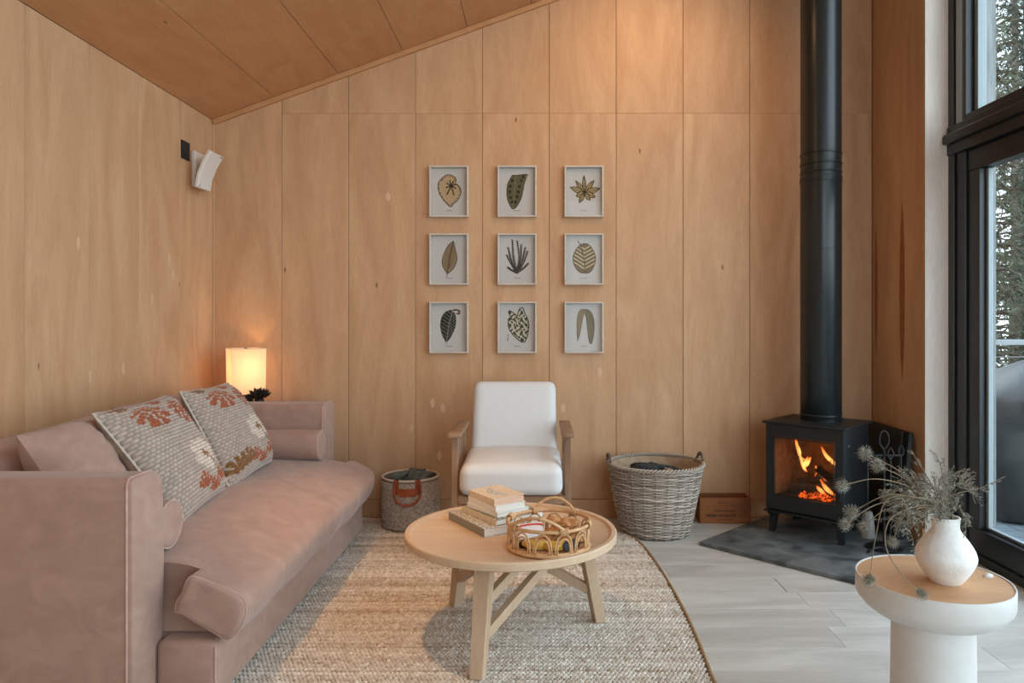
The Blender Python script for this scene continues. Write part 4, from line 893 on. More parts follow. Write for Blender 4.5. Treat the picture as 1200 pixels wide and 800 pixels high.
# ------------------------------------------------------------------ large willow basket
wx, wy = .645, 4.02
wk = thing('willow_basket', 'large grey willow basket with braided rim by the back wall', 'basket', (wx, wy, 0))
def wr_(z): return .183+(.262-.183)*(z/.385)**.85
ns = 24; rows = 46; mb = MB(); cols = []
c_dk, c_lt = np.array(S(128, 110, 96)[:3]), np.array(S(212, 200, 186)[:3])
tt = np.linspace(0, 2*PI, ns*4, endpoint=False)
for r_ in range(rows):
    z_ = .012+r_*.0079
    if r_ in (27, 28): rad = .0050
    else: rad = .0037
    w__ = .0058*np.sin(tt*ns/2+PI*(r_ % 2)); R_ = wr_(z_)+w__
    pts = np.stack([R_*np.cos(tt), R_*np.sin(tt), z_+.0012*np.sin(tt*3+r_)], 1); mb.tube(pts, rad, 5, True)
    kk = np.repeat(np.clip(RNG.normal(.5, .18)+.2*np.sin(tt*2.5+r_*1.7), 0, 1), 5)[:, None]; cols.append(c_dk+(c_lt-c_dk)*kk)
cc = np.concatenate(cols); mb.obj('woven_canes', m_willow, wk, 180, colors=np.concatenate([cc, np.ones((len(cc), 1))], 1), kind='stuff')
mb = MB()
for s in range(ns):
    a = 2*PI*(s+.5)/ns*1.0; mb.tube([((wr_(z_)-.001)*math.cos(a), (wr_(z_)-.001)*math.sin(a), z_) for z_ in np.linspace(.0, .375, 8)], .0046, 6)
n = mb.n; mb.obj('upright_canes', m_willow, wk, 180, colors=np.tile(np.array([*(c_dk*.6+c_lt*.4), 1]), (n, 1)), kind='stuff')
MB().lathe([(0, .006), (.178, .006), (.178, .012), (0, .012)], 40).obj('basket_base', mat('willow_base', S(110, 92, 78)), wk, 30)
prof = [(wr_(z_)-.012, z_) for z_ in np.linspace(.012, .375, 8)]; MB().lathe(prof, 48).obj('lining', mat('hessian_lining', S(190, 166, 140), S(170, 146, 120), .95, bump=.4), wk, 180)
mb = MB()
for ph in range(3):
    t_ = np.linspace(0, 2*PI, 240, endpoint=False); q = t_*26+ph*2*PI/3; pts = np.stack([(wr_(.385)+.009*np.cos(q))*np.cos(t_), (wr_(.385)+.009*np.cos(q))*np.sin(t_), .384+.008*np.sin(q)], 1); mb.tube(pts, .0048, 5, True)
n = mb.n; mb.obj('braided_rim', m_willow, wk, 180, colors=np.tile(np.array([*(c_dk*.45+c_lt*.55), 1]), (n, 1)))
for sgn in (PI*1.02, .12):
    mb = MB()
    for ph in (0, PI):
        pts = []
        for t_ in np.linspace(0, 1, 60):
            a = sgn+(t_-.5)*.40; hz = .385+.048*math.sin(PI*t_); q = t_*32+ph; pts.append(((wr_(.385)+.005*math.cos(q))*math.cos(a), (wr_(.385)+.005*math.cos(q))*math.sin(a), hz+.005*math.sin(q)))
        mb.tube(pts, .0048, 5)
    n = mb.n; mb.obj('handle', m_willow, wk, 180, colors=np.tile(np.array([*(c_dk*.8), 1]), (n, 1)))
tw = thing('charcoal_throw', 'dark charcoal throw bundled inside the large willow basket', 'blanket', (wx, wy, .24))
MB().grid(lump(-.04, .0, .085, .125, .11, .060, 15, 56, .16), wu=True).grid(lump(.11, -.02, .075, .05, .06, .052, 18, 30, .15), wu=True).obj('folds', m_darkcloth, tw, 180)
tg = MB(); tg.grid(lump(.055, -.08, .10, .035, .03, .030, 8, 24, .2), wu=True); o = tg.obj('kindling_bundle', mat('beige_bundle', S(170, 150, 126), S(110, 92, 76), .9, (40, 40, 40), 3), None, 180, loc=(wx, wy, .24)); tag(o, 'small beige bundle poking out of the charcoal throw in the basket', 'bundle')

# ------------------------------------------------------------------ stained wooden crate with lettering
cw, cd, ch = .298, .12, .150
cr_ = thing('wooden_crate', 'small brown stained wooden crate with faded lettering by the skirting', 'crate', (1.078, 4.232, 0))
MB().box(-cw/2, cw/2, -cd/2, -cd/2+.010, .002, ch, .001, 1).obj('front_board', m_crate, cr_, 0)
MB().box(-cw/2, cw/2, cd/2-.010, cd/2, .002, ch, .001, 1).obj('rear_board', m_crate, cr_, 0)
for s in (-1, 1):
    for k in range(3): MB().box(min(s*cw/2, s*(cw/2-.009)), max(s*cw/2, s*(cw/2-.009)), -cd/2+.0105, cd/2-.0105, .003+k*.049, .048+k*.049, .001, 1).obj('side_slat', m_crate, cr_, 0)
MB().box(-cw/2+.01, cw/2-.01, -cd/2+.011, cd/2-.011, .004, .012).obj('bottom_board', m_crate, cr_, 0)
def text(s, size, x, z, parent, y, m, bold=0, name='lettering'):
    c = bpy.data.curves.new('txt', 'FONT'); c.body = s; c.size = size; c.align_x = 'CENTER'; c.extrude = .0003; c.offset = bold
    o = bpy.data.objects.new('txt', c); COL.objects.link(o); bpy.context.view_layer.update()
    me = bpy.data.meshes.new_from_object(o.evaluated_get(bpy.context.evaluated_depsgraph_get())); bpy.data.objects.remove(o); me.materials.clear(); me.materials.append(m)
    t = bpy.data.objects.new(name, me); COL.objects.link(t); t.parent = parent; t.location = (x, y, z); t.rotation_euler = (PI/2, 0, 0); return t
fy = -cd/2-.0004
text('Butler & Co.', .017, 0, .118, cr_, fy, m_ink); text('Fruit & Vegetables', .017, -.005, .070, cr_, fy, m_ink); text('FRESH PRODUCE', .022, -.028, .040, cr_, fy, m_ink, .0006); text('Covent Garden', .014, .0, .021, cr_, fy, m_ink)
MB().box(-.10, .09, fy-.0002, fy+.0003, .104, .1055).obj('printed_line', m_ink, cr_, 0)

# ------------------------------------------------------------------ hearth, stove, flue
hp_ = [(.836, 3.77), (1.443, 3.163), (1.985, 3.715), (1.975, 4.296), (1.372, 4.296)]
hm = MB(); hm.prism(hp_, 2, .0004, .020); ho = hm.obj('hearth_slab', m_slate, None, 0); tag(ho, 'dark slate hearth slab set diagonally under the stove', 'hearth'); bv = ho.modifiers.new('soft', 'BEVEL'); bv.width = .003; bv.segments = 2
HZ = .0202
ANG = math.atan2(-.68, .733)
sv = thing('wood_stove', 'black cast iron wood stove with a fire behind its glass door', 'stove', (1.402+.68*.19, 3.822+.733*.19, HZ), ANG)
# local: x along the front (left to right), -y = front, depth .38, so front at y=-.19
hw, hd = .208, .182; z0, z1 = .122, .594
def sb(name, bx, m=m_iron, b=.003, par=None): return MB().box(*bx, b, 2).obj(name, m, par or sv, 30)
sb('bottom_plate', (-hw, hw, -hd, hd, z0, z0+.02)); sb('ash_lip', (-hw-.012, hw+.012, -hd-.022, hd, z0-.010, z0-.0005))
sb('side_panel', (-hw, -hw+.012, -hd, hd, z0+.0205, z1)); sb('side_panel', (hw-.012, hw, -hd, hd, z0+.0205, z1)); sb('back_panel', (-hw+.0125, hw-.0125, hd-.012, hd, z0+.0205, z1))
tp = sb('top_plate', (-hw-.018, hw+.018, -hd-.030, hd+.012, z1+.0005, z1+.013), b=.004)
MB().box(-hw+.0125, hw-.0125, -.155, hd-.0125, z1-.045, z1-.036, 0).obj('baffle', m_brick, sv, 0)
g0, g1, gz0, gz1 = -.163, .167, .207, .527    # glass opening
df = MB()
for bx in ((-hw+.001, hw-.001, -hd-.018, -hd-.0005, gz1, z1-.002), (-hw+.001, hw-.001, -hd-.018, -hd-.0005, z0+.012, gz0), (-hw+.001, g0, -hd-.018, -hd-.0005, gz0, gz1), (g1, hw-.001, -hd-.018, -hd-.0005, gz0, gz1)): df.box(*bx, 0)
dr = df.obj('door', m_iron, sv, 0)
dfr = MB(); P = [(g0+.006, gz0+.006), (g1-.006, gz0+.006), (g1-.006, gz1-.006), (g0+.006, gz1-.006)]
MB().tube([(a, -hd-.0175, b) for a, b in P], .004, 6, True).obj('glass_trim', m_iron, dr, 30)
MB().box(g0, g1, -hd-.010, -hd-.006, gz0, gz1).obj('door_glass', m_stoveglass, dr, 0)
MB().box(.188, .206, -hd-.040, -hd-.019, .235, .335, .004, 2).obj('door_handle', m_iron, dr, 30)
# firebox
MB().box(-.19, .19, .155, .162, z0+.02, z1-.05).obj('rear_brick', m_brick, sv, 0)
for s in (-1, 1): MB().box(min(s*.19, s*.183), max(s*.19, s*.183), -.15, .154, z0+.02, z1-.05).obj('side_brick', m_brick, sv, 0)
MB().box(-.18, .18, -.15, .154, z0+.0205, z0+.075).obj('grate', m_log, sv, 0)
for (x, y) in ((-hw+.03, -hd+.02), (hw-.03, -hd+.02), (-hw+.03, hd-.03), (hw-.03, hd-.03)):
    sx = 1 if x > 0 else -1; sy = 1 if y > 0 else -1
    v = []; 
    for (zz, s, ox) in ((0, .014, sx*.010), (z0-.035, .018, 0), (z0-.0105, .034, -sx*.004)): v += [(x+ox-s, y-s, zz), (x+ox+s, y-s, zz), (x+ox+s, y+s, zz), (x+ox-s, y+s, zz)]
    MB().add(v, [(0, 3, 2, 1), (8, 9, 10, 11)]+[(r*4+i, r*4+(i+1) % 4, r*4+4+(i+1) % 4, r*4+4+i) for r in (0, 1) for i in range(4)]).obj('leg', m_iron, sv, 0)
MB().box(hw, hw+.005, -.13, -.118, z1-.095, z1-.083, .001, 1).obj('screw_head', m_steel, sv, 0)
# logs, embers, flames
for i, (p, q, r, lab) in enumerate((((-.12, .03, .235), (.13, .06, .30), .032, 'rear'), ((-.13, -.04, .215), (.12, -.02, .235), .034, 'front'), ((.02, -.06, .36), (.15, -.04, .24), .022, 'leaning'))):
    P = smoothpath([p, tuple((np.array(p)+q)/2+(0, .004, .004)), q], 12); mb = MB(); mb.tube(P, [r*(1+.08*math.sin(k*2.1)) for k in range(len(P))], 9)
    o = mb.obj('burning_log', m_log, None, 40); o.matrix_world = sv.matrix_basis if False else Matrix.Translation(sv.location) @ Matrix.Rotation(ANG, 4, 'Z')
    tag(o, {'rear': 'charred log sloping at the back of the stove fire', 'front': 'charred log lying low at the front of the stove fire', 'leaning': 'thin charred log leaning to the right in the stove fire'}[lab], 'log', 'logs burning in the stove')
def emb_mat():
    m = bpy.data.materials.new('embers'); m.use_nodes = True; n = m.node_tree.nodes; L = m.node_tree.links; n.clear()
    t = n.new('ShaderNodeTexCoord'); z = n.new('ShaderNodeTexNoise'); z.inputs['Scale'].default_value = 70; L.new(t.outputs['Object'], z.inputs[0])
    r = n.new('ShaderNodeValToRGB'); r.color_ramp.elements[0].position = .42; r.color_ramp.elements[0].color = (.05, .004, 0, 1); r.color_ramp.elements[1].position = .58; r.color_ramp.elements[1].color = (1, .12, .01, 1)
    e = n.new('ShaderNodeEmission'); e.inputs[1].default_value = 1.3; o = n.new('ShaderNodeOutputMaterial'); L.new(z.outputs['Fac'], r.inputs[0]); L.new(r.outputs[0], e.inputs[0]); L.new(e.outputs[0], o.inputs[0]); return m
def flame_mat():
    m = bpy.data.materials.new('flames'); m.use_nodes = True; n = m.node_tree.nodes; L = m.node_tree.links; n.clear()
    a = n.new('ShaderNodeAttribute'); a.attribute_name = 'Col'; e = n.new('ShaderNodeEmission'); e.inputs[1].default_value = 1.5
    tr = n.new('ShaderNodeBsdfTransparent'); mx = n.new('ShaderNodeMixShader'); o = n.new('ShaderNodeOutputMaterial')
    t = n.new('ShaderNodeTexCoord'); z = n.new('ShaderNodeTexNoise'); z.inputs['Scale'].default_value = 26; z.inputs['Detail'].default_value = 3; L.new(t.outputs['Object'], z.inputs[0])
    lw = n.new('ShaderNodeLayerWeight'); lw.inputs[0].default_value = .5; iv = n.new('ShaderNodeMath'); iv.operation = 'SUBTRACT'; iv.inputs[0].default_value = 1.0; L.new(lw.outputs['Facing'], iv.inputs[1])
    mu = n.new('ShaderNodeMath'); mu.operation = 'MULTIPLY'; L.new(iv.outputs[0], mu.inputs[0]); mr = n.new('ShaderNodeMapRange'); mr.inputs[1].default_value = .35; mr.inputs[2].default_value = .6; L.new(z.outputs['Fac'], mr.inputs[0]); L.new(mr.outputs[0], mu.inputs[1])
    L.new(a.outputs['Color'], e.inputs[0]); L.new(mu.outputs[0], mx.inputs[0]); L.new(tr.outputs[0], mx.inputs[1]); L.new(e.outputs[0], mx.inputs[2]); L.new(mx.outputs[0], o.inputs[0]); return m
mb = MB(); random.seed(9)
for i in range(70): mb.ball((random.uniform(-.05, .12), random.uniform(-.13, .02), z0+.085+random.uniform(-.005, .012)), random.uniform(.008, .016), 1, jit=.5)
eo = mb.obj('embers', emb_mat(), None, 0); eo.matrix_world = Matrix.Translation(sv.location) @ Matrix.Rotation(ANG, 4, 'Z'); tag(eo, 'glowing orange ember bed at the bottom of the stove fire', 'embers', kind='stuff')
mb = MB(); cl = []
def flame(pts, r, w0=1.0):
    P = smoothpath(pts, 18); n = len(P); t_ = np.linspace(0, 1, n); rr = r*np.sin(PI*np.clip(t_*.93+.07, 0, 1))**.8+.0008
    mb.tube(P, rr, 8); k = np.repeat((np.sin(PI*t_)**1.3)*w0, 8)[:, None]; c_ = np.array((1.0, .13, .01))*(1-k)+np.array((1.9, .85, .22))*k; cl.append(np.concatenate([c_, np.ones((len(c_), 1))], 1))
flame([(-.105, -.05, .50), (-.095, -.05, .46), (-.085, -.05, .43), (-.075, -.05, .40), (-.035, -.05, .385)], .011)
flame([(-.035, -.05, .41), (-.045, -.05, .385), (-.06, -.05, .36), (-.05, -.05, .335), (-.035, -.05, .325)], .010)
flame([(-.09, -.05, .44), (-.08, -.045, .40), (-.07, -.05, .375), (-.075, -.05, .35)], .008)
flame([(-.02, -.05, .41), (-.035, -.06, .37), (-.055, -.05, .35)], .008)
flame([(.03, -.03, .47), (.055, -.03, .425), (.09, -.03, .395), (.13, -.03, .365), (.155, -.03, .325)], .011, .8)
flame([(.10, -.02, .45), (.12, -.02, .42), (.135, -.02, .40), (.15, -.02, .37)], .010, .7)
flame([(.16, -.03, .40), (.15, -.03, .37), (.14, -.03, .35), (.155, -.03, .31)], .011, .8)
flame([(.04, -.07, .30), (.07, -.08, .265), (.10, -.08, .24), (.14, -.08, .225)], .012, .5)
flame([(.02, -.07, .26), (.05, -.08, .24), (.08, -.09, .225)], .011, .5)
flame([(-.01, -.02, .30), (.0, -.02, .33), (-.005, -.02, .36), (.0, -.02, .34)], .004, .2); flame([(.0, -.02, .34), (.03, -.02, .31), (.06, -.02, .27)], .006, .2)
fo = mb.obj('flames', flame_mat(), None, 180, colors=np.concatenate(cl), fix=False); fo.matrix_world = Matrix.Translation(sv.location) @ Matrix.Rotation(ANG, 4, 'Z'); tag(fo, 'orange flames curling above the logs inside the stove', 'flames', kind='stuff')
fl_l = light('fire_glow', 'POINT', (0, 0, 0), .55, (1, .36, .08), shadow_soft_size=.04); fl_l.matrix_world = Matrix.Translation(sv.location) @ Matrix.Rotation(ANG, 4, 'Z') @ Matrix.Translation((.0, -.06, .36))
# flue
fx, fyy = 1.556, 3.985; R0 = .1085
fu = thing('flue_pipe', 'tall black enamelled flue pipe rising from the stove', 'flue', (fx, fyy, HZ+z1+.0135))
zb = HZ+z1+.0135
def zof(py): return CAMZ-(py-377)*3.89/F-zb     # height of a mark on the pipe front
def ring(a, b, r): return [(r, zof(a)), (r, zof(b))]
MB().lathe([(R0*.985, 0), (R0*.985, .018), (R0*1.0, .020), (R0, zof(203))], 64).obj('lower_pipe', m_flue, fu, 40)
MB().lathe([(R0*.99, zof(202.9)), (R0*.99, ceilz(fx-R0)-zb-.012)], 64).obj('upper_pipe', m_flue, fu, 40)
for (ya, yb) in ((211, 204), (200, 198), (190, 187.5), (178, 175.5)):
    MB().lathe([(R0*.99, zof(ya)), (R0*1.03, zof(ya)+.003), (R0*1.03, zof(yb)-.003), (R0*.99, zof(yb))], 64).obj('locking_band', m_flue, fu, 40)
MB().lathe([(R0, zof(291.5)), (R0*1.008, zof(291)), (R0, zof(290.3))], 64).obj('seam_ring', m_flue, fu, 40)
MB().lathe([(R0, .026), (R0*1.02, .028), (R0*1.02, .034), (R0, .036)], 64).obj('collar_ring', m_flue, fu, 40)
# leaning dark panel and fire tools
hsx = thing('heat_shield', 'thick black panel leaning on the right wall behind the stove', 'panel', (1.905, 4.02, HZ+.001))
M = Matrix.Rotation(math.radians(5.5), 4, 'Y')
mbp = MB(); mbp.box(-.012, .012, -.225, .235, .002, .565, .002, 1, M=M); mbp.obj('board', m_black, hsx, 0)
mbp = MB(); mbp.box(-.026, -.0125, -.175, .235, .01, .56, .002, 1, M=M); mbp.obj('inner_board', m_iron, hsx, 0)
ft = thing('fire_tool_set', 'black fireside tool stand with poker and brush right of the stove', 'fire tools', (1.75, 3.66, HZ))
MB().lathe([(0, .0), (.085, .0), (.088, .006), (.07, .014), (.02, .02), (0, .022)], 32, capb=False).obj('stand_base', m_iron, ft)
MB().tube([(0, 0, .02), (0, 0, .50)], .006, 8).obj('stand_pole', m_iron, ft)
MB().tube(smoothpath([(0, 0, .50), (-.022, 0, .53), (-.020, 0, .575), (0, 0, .595), (.020, 0, .575), (.022, 0, .53), (0, 0, .50)], 30), .0045, 8).obj('carry_loop', m_iron, ft, 180)
MB().tube([(-.09, 0, .47), (.09, 0, .47)], .004, 6).tube([(0, -.07, .47), (0, .07, .47)], .004, 6).obj('hanger', m_iron, ft)
for sx in (-1, 1): MB().tube(smoothpath([(sx*.02, -.06, .012), (sx*.07, -.085, .03), (sx*.115, -.09, .016), (sx*.12, -.08, .006)], 14), .006, 6).obj('scroll_foot', m_iron, ft, 180)
def tool(x, y, nm, lab, head):
    t = thing(nm, lab, 'fire tool', (1.75+x, 3.66+y, HZ))
    MB().tube([(0, 0, .14), (0, 0, .46)], .0045, 6).tube(smoothpath([(0, 0, .46), (-.014, 0, .49), (0, 0, .52), (.014, 0, .49), (0, 0, .46)], 20), .0035, 6).obj('handle', m_iron, t, 180); head(t)
tool(-.088, -.01, 'fire_brush', 'fireside brush with pale bristles hanging on the tool stand', lambda t: MB().tube([(0, 0, .19), (0, 0, .17), (0, 0, .155), (0, 0, .06)], [.02, .026, .030, .036], 14).obj('bristles', m_bristle, t, 40))
tool(.086, 0, 'fire_shovel', 'black fireside shovel hanging on the tool stand', lambda t: MB().box(-.035, .035, -.006, .006, .05, .14, .004, 2).obj('blade', m_iron, t, 30))
tool(0, -.068, 'fire_poker', 'black poker hanging at the front of the tool stand', lambda t: MB().tube(smoothpath([(0, 0, .14), (0, 0, .08), (.018, 0, .06), (.02, 0, .085)], 14), .0045, 6).obj('hook', m_iron, t, 180))

# ------------------------------------------------------------------ white pedestal side table, vase, dried flowers
PX, PY, PR, PH = 1.107, 2.03, .200, .450
pt = thing('pedestal_table', 'round white pedestal side table with a wooden inset top', 'table', (PX, PY, 0))
MB().lathe([(.106, PH-.112), (.128, PH-.108), (.155, PH-.098), (.180, PH-.080), (.195, PH-.062), (PR, PH-.050), (PR, PH-.002), (PR-.001, PH), (PR-.004, PH), (PR-.005, PH-.002), (PR-.005, PH-.009), (0, PH-.009)], 96).obj('bowl', m_white, pt, 40)
MB().lathe([(0, 0), (.107, 0), (.109, .003), (.109, .08), (.106, PH-.112)], 80).obj('pedestal', m_white, pt, 40)
wt = MB(); wt.lathe([(0, PH-.0085), (PR-.0055, PH-.0085), (PR-.0055, PH-.004), (PR-.0065, PH-.003), (0, PH-.003)], 96); wt.obj('wooden_top', birch('orange_beech', 0, S(206, 160, 118), S(190, 142, 100), S(150, 100, 66)), pt, 30)
nt_ = MB(); a = math.radians(4); pts = [((.165*math.cos(a))+q*.9, .165*math.sin(a)+.004*math.sin(q*50), PH-.0022) for q in np.linspace(-.016, .016, 9)]; nt_.tube(pts, [.002, .006, .008, .009, .009, .009, .008, .006, .002], 10); o = nt_.obj('finger_hole_cap', m_white, pt, 60); o.scale = (1, 1, 1)
VX, VY = 1.130, 2.005; VZ = PH-.0028
vs = thing('ceramic_vase', 'rough white rounded ceramic vase on the white pedestal table', 'vase', (VX, VY, VZ))
prof = [(0, 0), (.036, 0), (.042, .004), (.056, .022), (.070, .046), (.0765, .064), (.0765, .078), (.070, .096), (.056, .118), (.043, .134), (.036, .145), (.0345, .155), (.0355, .172), (.037, .178), (.034, .180), (.030, .176), (.029, .150), (.03, .12)]
MB().lathe([(a, b) for a, b in smoothpath(np.array([(a, 0, b) for a, b in prof]), 68)[:, [0, 2]]], 64).obj('body', m_ceram, vs, 180)
VT = VZ+.175
def Wv(px, py, d): return np.array(W(px, py, d))
neck = np.array((VX, VY, VZ+.12)); mouth = np.array((VX, VY, VT+.01))
head_cache = []
def thistle_head(seed):
    random.seed(seed); mb = MB(); mb.ball((0, 0, 0), .0095, 1)
    for i in range(85):
        z_ = 1-2*(i+.5)/85; r_ = math.sqrt(1-z_*z_); a = i*2.39996; d = np.array((r_*math.cos(a), r_*math.sin(a), z_)); L_ = random.uniform(.016, .023)
        e = np.cross(d, (0.3, .2, .9)); e /= np.linalg.norm(e); f_ = np.cross(d, e); w_ = .0017
        mb.add([d*.008+e*w_, d*.008-e*w_*.5+f_*w_*.8, d*.008-e*w_*.5-f_*w_*.8, d*L_], [(0, 1, 3), (1, 2, 3), (2, 0, 3)])
        mb.add([d*L_+e*.002, d*L_-e*.002, d*(L_+.002)+f_*.002], [(0, 1, 2)])
    return mb.mesh('seed_head', m_dry, 0)
heads = [thistle_head(s) for s in (1, 2, 3)]
def thistle(i, px, py, d, via, sc=1.0, lab=''):
    end = Wv(px, py, d); t = thing('dried_thistle', lab, 'dried flower', tuple(mouth), 0, 'dried thistles in the white vase')
    P = [neck+(random.uniform(-.01, .01), random.uniform(-.01, .01), 0), mouth+np.array((random.uniform(-.018, .018), random.uniform(-.018, .018), 0))]+[Wv(*v) for v in via]+[end]
    Q = smoothpath(P, 40)-mouth; MB().tube(Q, np.linspace(.0022, .0012, len(Q)), 5).obj('stem', m_stem, t, 180)
    o = bpy.data.objects.new('seed_head', heads[i % 3]); COL.objects.link(o); o.parent = t; o.location = end-mouth; o.scale = (sc, sc, sc); o.rotation_euler = (i, i*1.7, i*.6)
random.seed(21)
TH_ = [(1014, 531, 2.02, [(1090, 590, 2.0), (1055, 553, 2.0)], 1.15, 'upper left of the bouquet against the stove side'),
       (1028, 545, 1.98, [(1092, 592, 1.99), (1062, 562, 1.98)], 1.15, 'just below the highest left head, on a straight stalk'),
       (987, 569, 1.95, [(1088, 590, 1.97), (1064, 570, 1.96), (1025, 561, 1.95)], 1.0, 'far left of the bouquet, in front of the stove handle'),
       (998, 600, 1.93, [(1080, 585, 1.95), (1040, 580, 1.93)], 1.05, 'left side above the lowest stove heads'),
       (990, 614, 1.90, [(1080, 588, 1.95), (1030, 590, 1.92)], .95, 'lowest at the far left before the stove leg'),
       (1040, 582, 1.97, [(1085, 583, 1.98), (1060, 572, 1.98)], 1.1, 'left of centre before the leaning black panel'),
       (1012, 617, 1.93, [(1082, 592, 1.94), (1040, 596, 1.93)], .85, 'small head between stove leg and tool stand'),
       (1046, 635, 1.90, [(1085, 594, 1.93), (1058, 605, 1.9)], .85, 'low left above the wooden tabletop'),
       (1019, 679, 1.90, [(1082, 585, 1.93), (1040, 585, 1.90), (1026, 630, 1.89)], .95, 'hanging over the left rim of the white table'),
       (1080, 695, 1.86, [(1085, 592, 1.93), (1045, 606, 1.87), (1038, 640, 1.86), (1058, 675, 1.86)], .90, 'lying on the front of the wooden tabletop'),
       (1104, 601, 1.955, [(1112, 600, 1.98)], 1.15, 'resting at the mouth of the vase')]
for i, (px, py, d, via, sc, lab) in enumerate(TH_): thistle(i, px, py, d, via, sc, 'grey dried thistle head '+lab)
def twig(seed, pts, lab, nb=26, sp=.05):
    r = np.random.default_rng(seed); t = thing('dried_twig', lab, 'dried twig', tuple(mouth), 0, 'dried twigs in the white vase')
    P = [neck, mouth+r.uniform(-.015, .015, 3)*(1, 1, 0)]+[Wv(*p) for p in pts]; Q = smoothpath(P, 36)-mouth
    MB().tube(Q, np.linspace(.0020, .0008, len(Q)), 5).obj('stem', m_stem, t, 180)
    mb = MB()
    for k in range(nb):
        i = r.integers(9, len(Q)-1); p = Q[i]; d = Q[i]-Q[i-1]; d /= np.linalg.norm(d); s = r.normal(0, 1, 3); s -= d*np.dot(s, d); s /= np.linalg.norm(s)
        L_ = r.uniform(.5, 1.2)*sp; e = p+(d*.7+s*.8)*L_; mid = (p+e)/2+s*L_*.12; B_ = smoothpath([p, mid, e], 8); mb.tube(B_, np.linspace(.0010, .0005, len(B_)), 3)
        for j in range(1, len(B_)):
            for q in range(2):
                l = r.normal(0, 1, 3); l /= np.linalg.norm(l); a = B_[j]; tip = a+(l*.8+d*.5)*.010; sd_ = np.cross(l, d)*.0016; mb.add([a, (a+tip)/2+sd_, tip, (a+tip)/2-sd_], [(0, 1, 2, 3)])
    mb.obj('sprigs', m_dry, t, 0, kind='stuff')
TW = [(5, [(1100, 575, 2.02), (1104, 553, 2.02), (1096, 530, 2.02)], 'upright dried twig with two small buds, tallest of the bouquet', 14, .03),
      (6, [(1098, 580, 1.99), (1085, 556, 1.99), (1068, 528, 2.0)], 'thin bare dried twig rising to the upper left', 8, .02),
      (7, [(1118, 580, 2.0), (1148, 572, 2.02), (1178, 558, 2.04)], 'pale dried twig reaching right across the dark window frame', 12, .02),
      (8, [(1088, 585, 1.96), (1068, 575, 1.95), (1046, 583, 1.94)], 'bushy dried twig left of the vase mouth, upper layer', 46, .055),
      (9, [(1090, 592, 1.94), (1070, 596, 1.92), (1050, 612, 1.9)], 'bushy dried twig drooping low to the left of the vase', 46, .055),
      (10, [(1112, 578, 2.0), (1125, 566, 2.0), (1142, 572, 2.0)], 'bushy dried twig bending to the right of the vase mouth', 42, .045),
      (11, [(1098, 576, 1.98), (1085, 566, 1.98), (1066, 566, 1.97)], 'dense dried twig at the middle of the bouquet', 46, .05),
      (12, [(1120, 592, 1.98), (1130, 606, 1.97), (1132, 624, 1.96)], 'short dried twig hanging down right of the vase neck', 20, .025),
      (13, [(1092, 596, 1.93), (1078, 606, 1.91), (1062, 626, 1.9)], 'fine dried twig hanging close to the left of the vase', 34, .045),
      (14, [(1106, 572, 1.97), (1112, 556, 1.97), (1130, 562, 1.98)], 'curved dried twig arching over the back of the vase', 30, .04),
      (15, [(1085, 584, 1.9), (1060, 588, 1.88), (1072, 610, 1.87)], 'tangled dried twig nearest the camera, left of the vase', 36, .045)]
for s, pts, lab, nb, sp0 in TW: twig(s, pts, lab, nb, sp0)

# ------------------------------------------------------------------ outside: cladding return, deck, railing, grill, chair, trees
cl_ = struct('trim_4', MB().box(XW+.16, XW+.30, YJ+.10, YB+.1, -.05, 4.2), m_clad)
MB().box(XW+.155, XW+.1595, YJ+.10, YB, -.05, 4.2).obj('corner_board', m_clad, cl_, 0)
deck = MB().box(XW+.11, 6.4, YF-1, 7.0, -.16, -.10).obj('deck', m_floorgap, None, 0); tag(deck, 'grey timber deck outside the window', 'deck')
x = XW+.125
for i in range(28):
    mb = MB(); mb.box(-.069, .069, -(9.9)/2+.8, (9.9)/2-1.6, -.10, -.058, .002, 1); 
    o = mb.obj('deck_board', m_deck, deck, 0, loc=(x+.07+i*.145, 2.1, 0))
rl = thing('deck_railing', 'pale grey deck railing outside the window', 'railing', (4.3, 6.82, -.055))
MB().box(-1.9, 2.1, -.035, .035, 1.005, 1.055, .003, 1).obj('top_rail', m_rail, rl, 0)
for i in range(4): MB().box(-1.85+i*1.25, -1.81+i*1.25, -.02, .02, 0, 1.0).obj('post', m_alu, rl, 0)
for k in range(8): MB().tube([(-1.85, 0, .12+k*.11), (2.05, 0, .12+k*.11)], .004, 5).obj('wire', m_steel, rl)
gr = thing('covered_grill', 'barbecue grill under a draped dark grey cover on the deck', 'grill', (3.16, 4.62, -.058))
rings = []
for (z_, hx, hy, ox) in ((.02, .40, .28, .02), (.1, .42, .30, .02), (.35, .46, .31, 0), (.45, .47, .32, 0), (.62, .44, .30, .0), (.80, .46, .30, 0), (.84, .43, .29, .02), (.91, .34, .26, .07), (.99, .25, .22, .12), (1.05, .18, .16, .16), (1.07, .08, .08, .16)):
    R = []
    for a in np.linspace(0, 2*PI, 48, endpoint=False):
        c_, s_ = math.cos(a), math.sin(a); k_ = 1/max(abs(c_)**6+abs(s_)**6, 1e-6)**(1/6); wob = 1+.025*math.sin(a*9+z_*7)*(1.2-z_)+.015*math.sin(a*5-z_*12); R.append((ox+hx*c_*k_*wob, hy*s_*k_*wob, z_+.01*math.sin(a*4)))
    rings.append(R)
A = np.array(rings); mb = MB(); mb.grid(A, wv=True); mb.f.append(tuple(range((len(rings)-1)*48, len(rings)*48))); mb.mi.append(0); mb.obj('cover', m_cover, gr, 180).scale = (1, 1, .92)
for sx in (-.3, .3): MB().box(sx-.02, sx+.02, -.2, .2, 0, .05).obj('foot', m_black, gr, 0)
fc = thing('folding_chair', 'black folding garden chair on the deck in front of the grill', 'chair', (3.05, 3.95, -.057), .5)
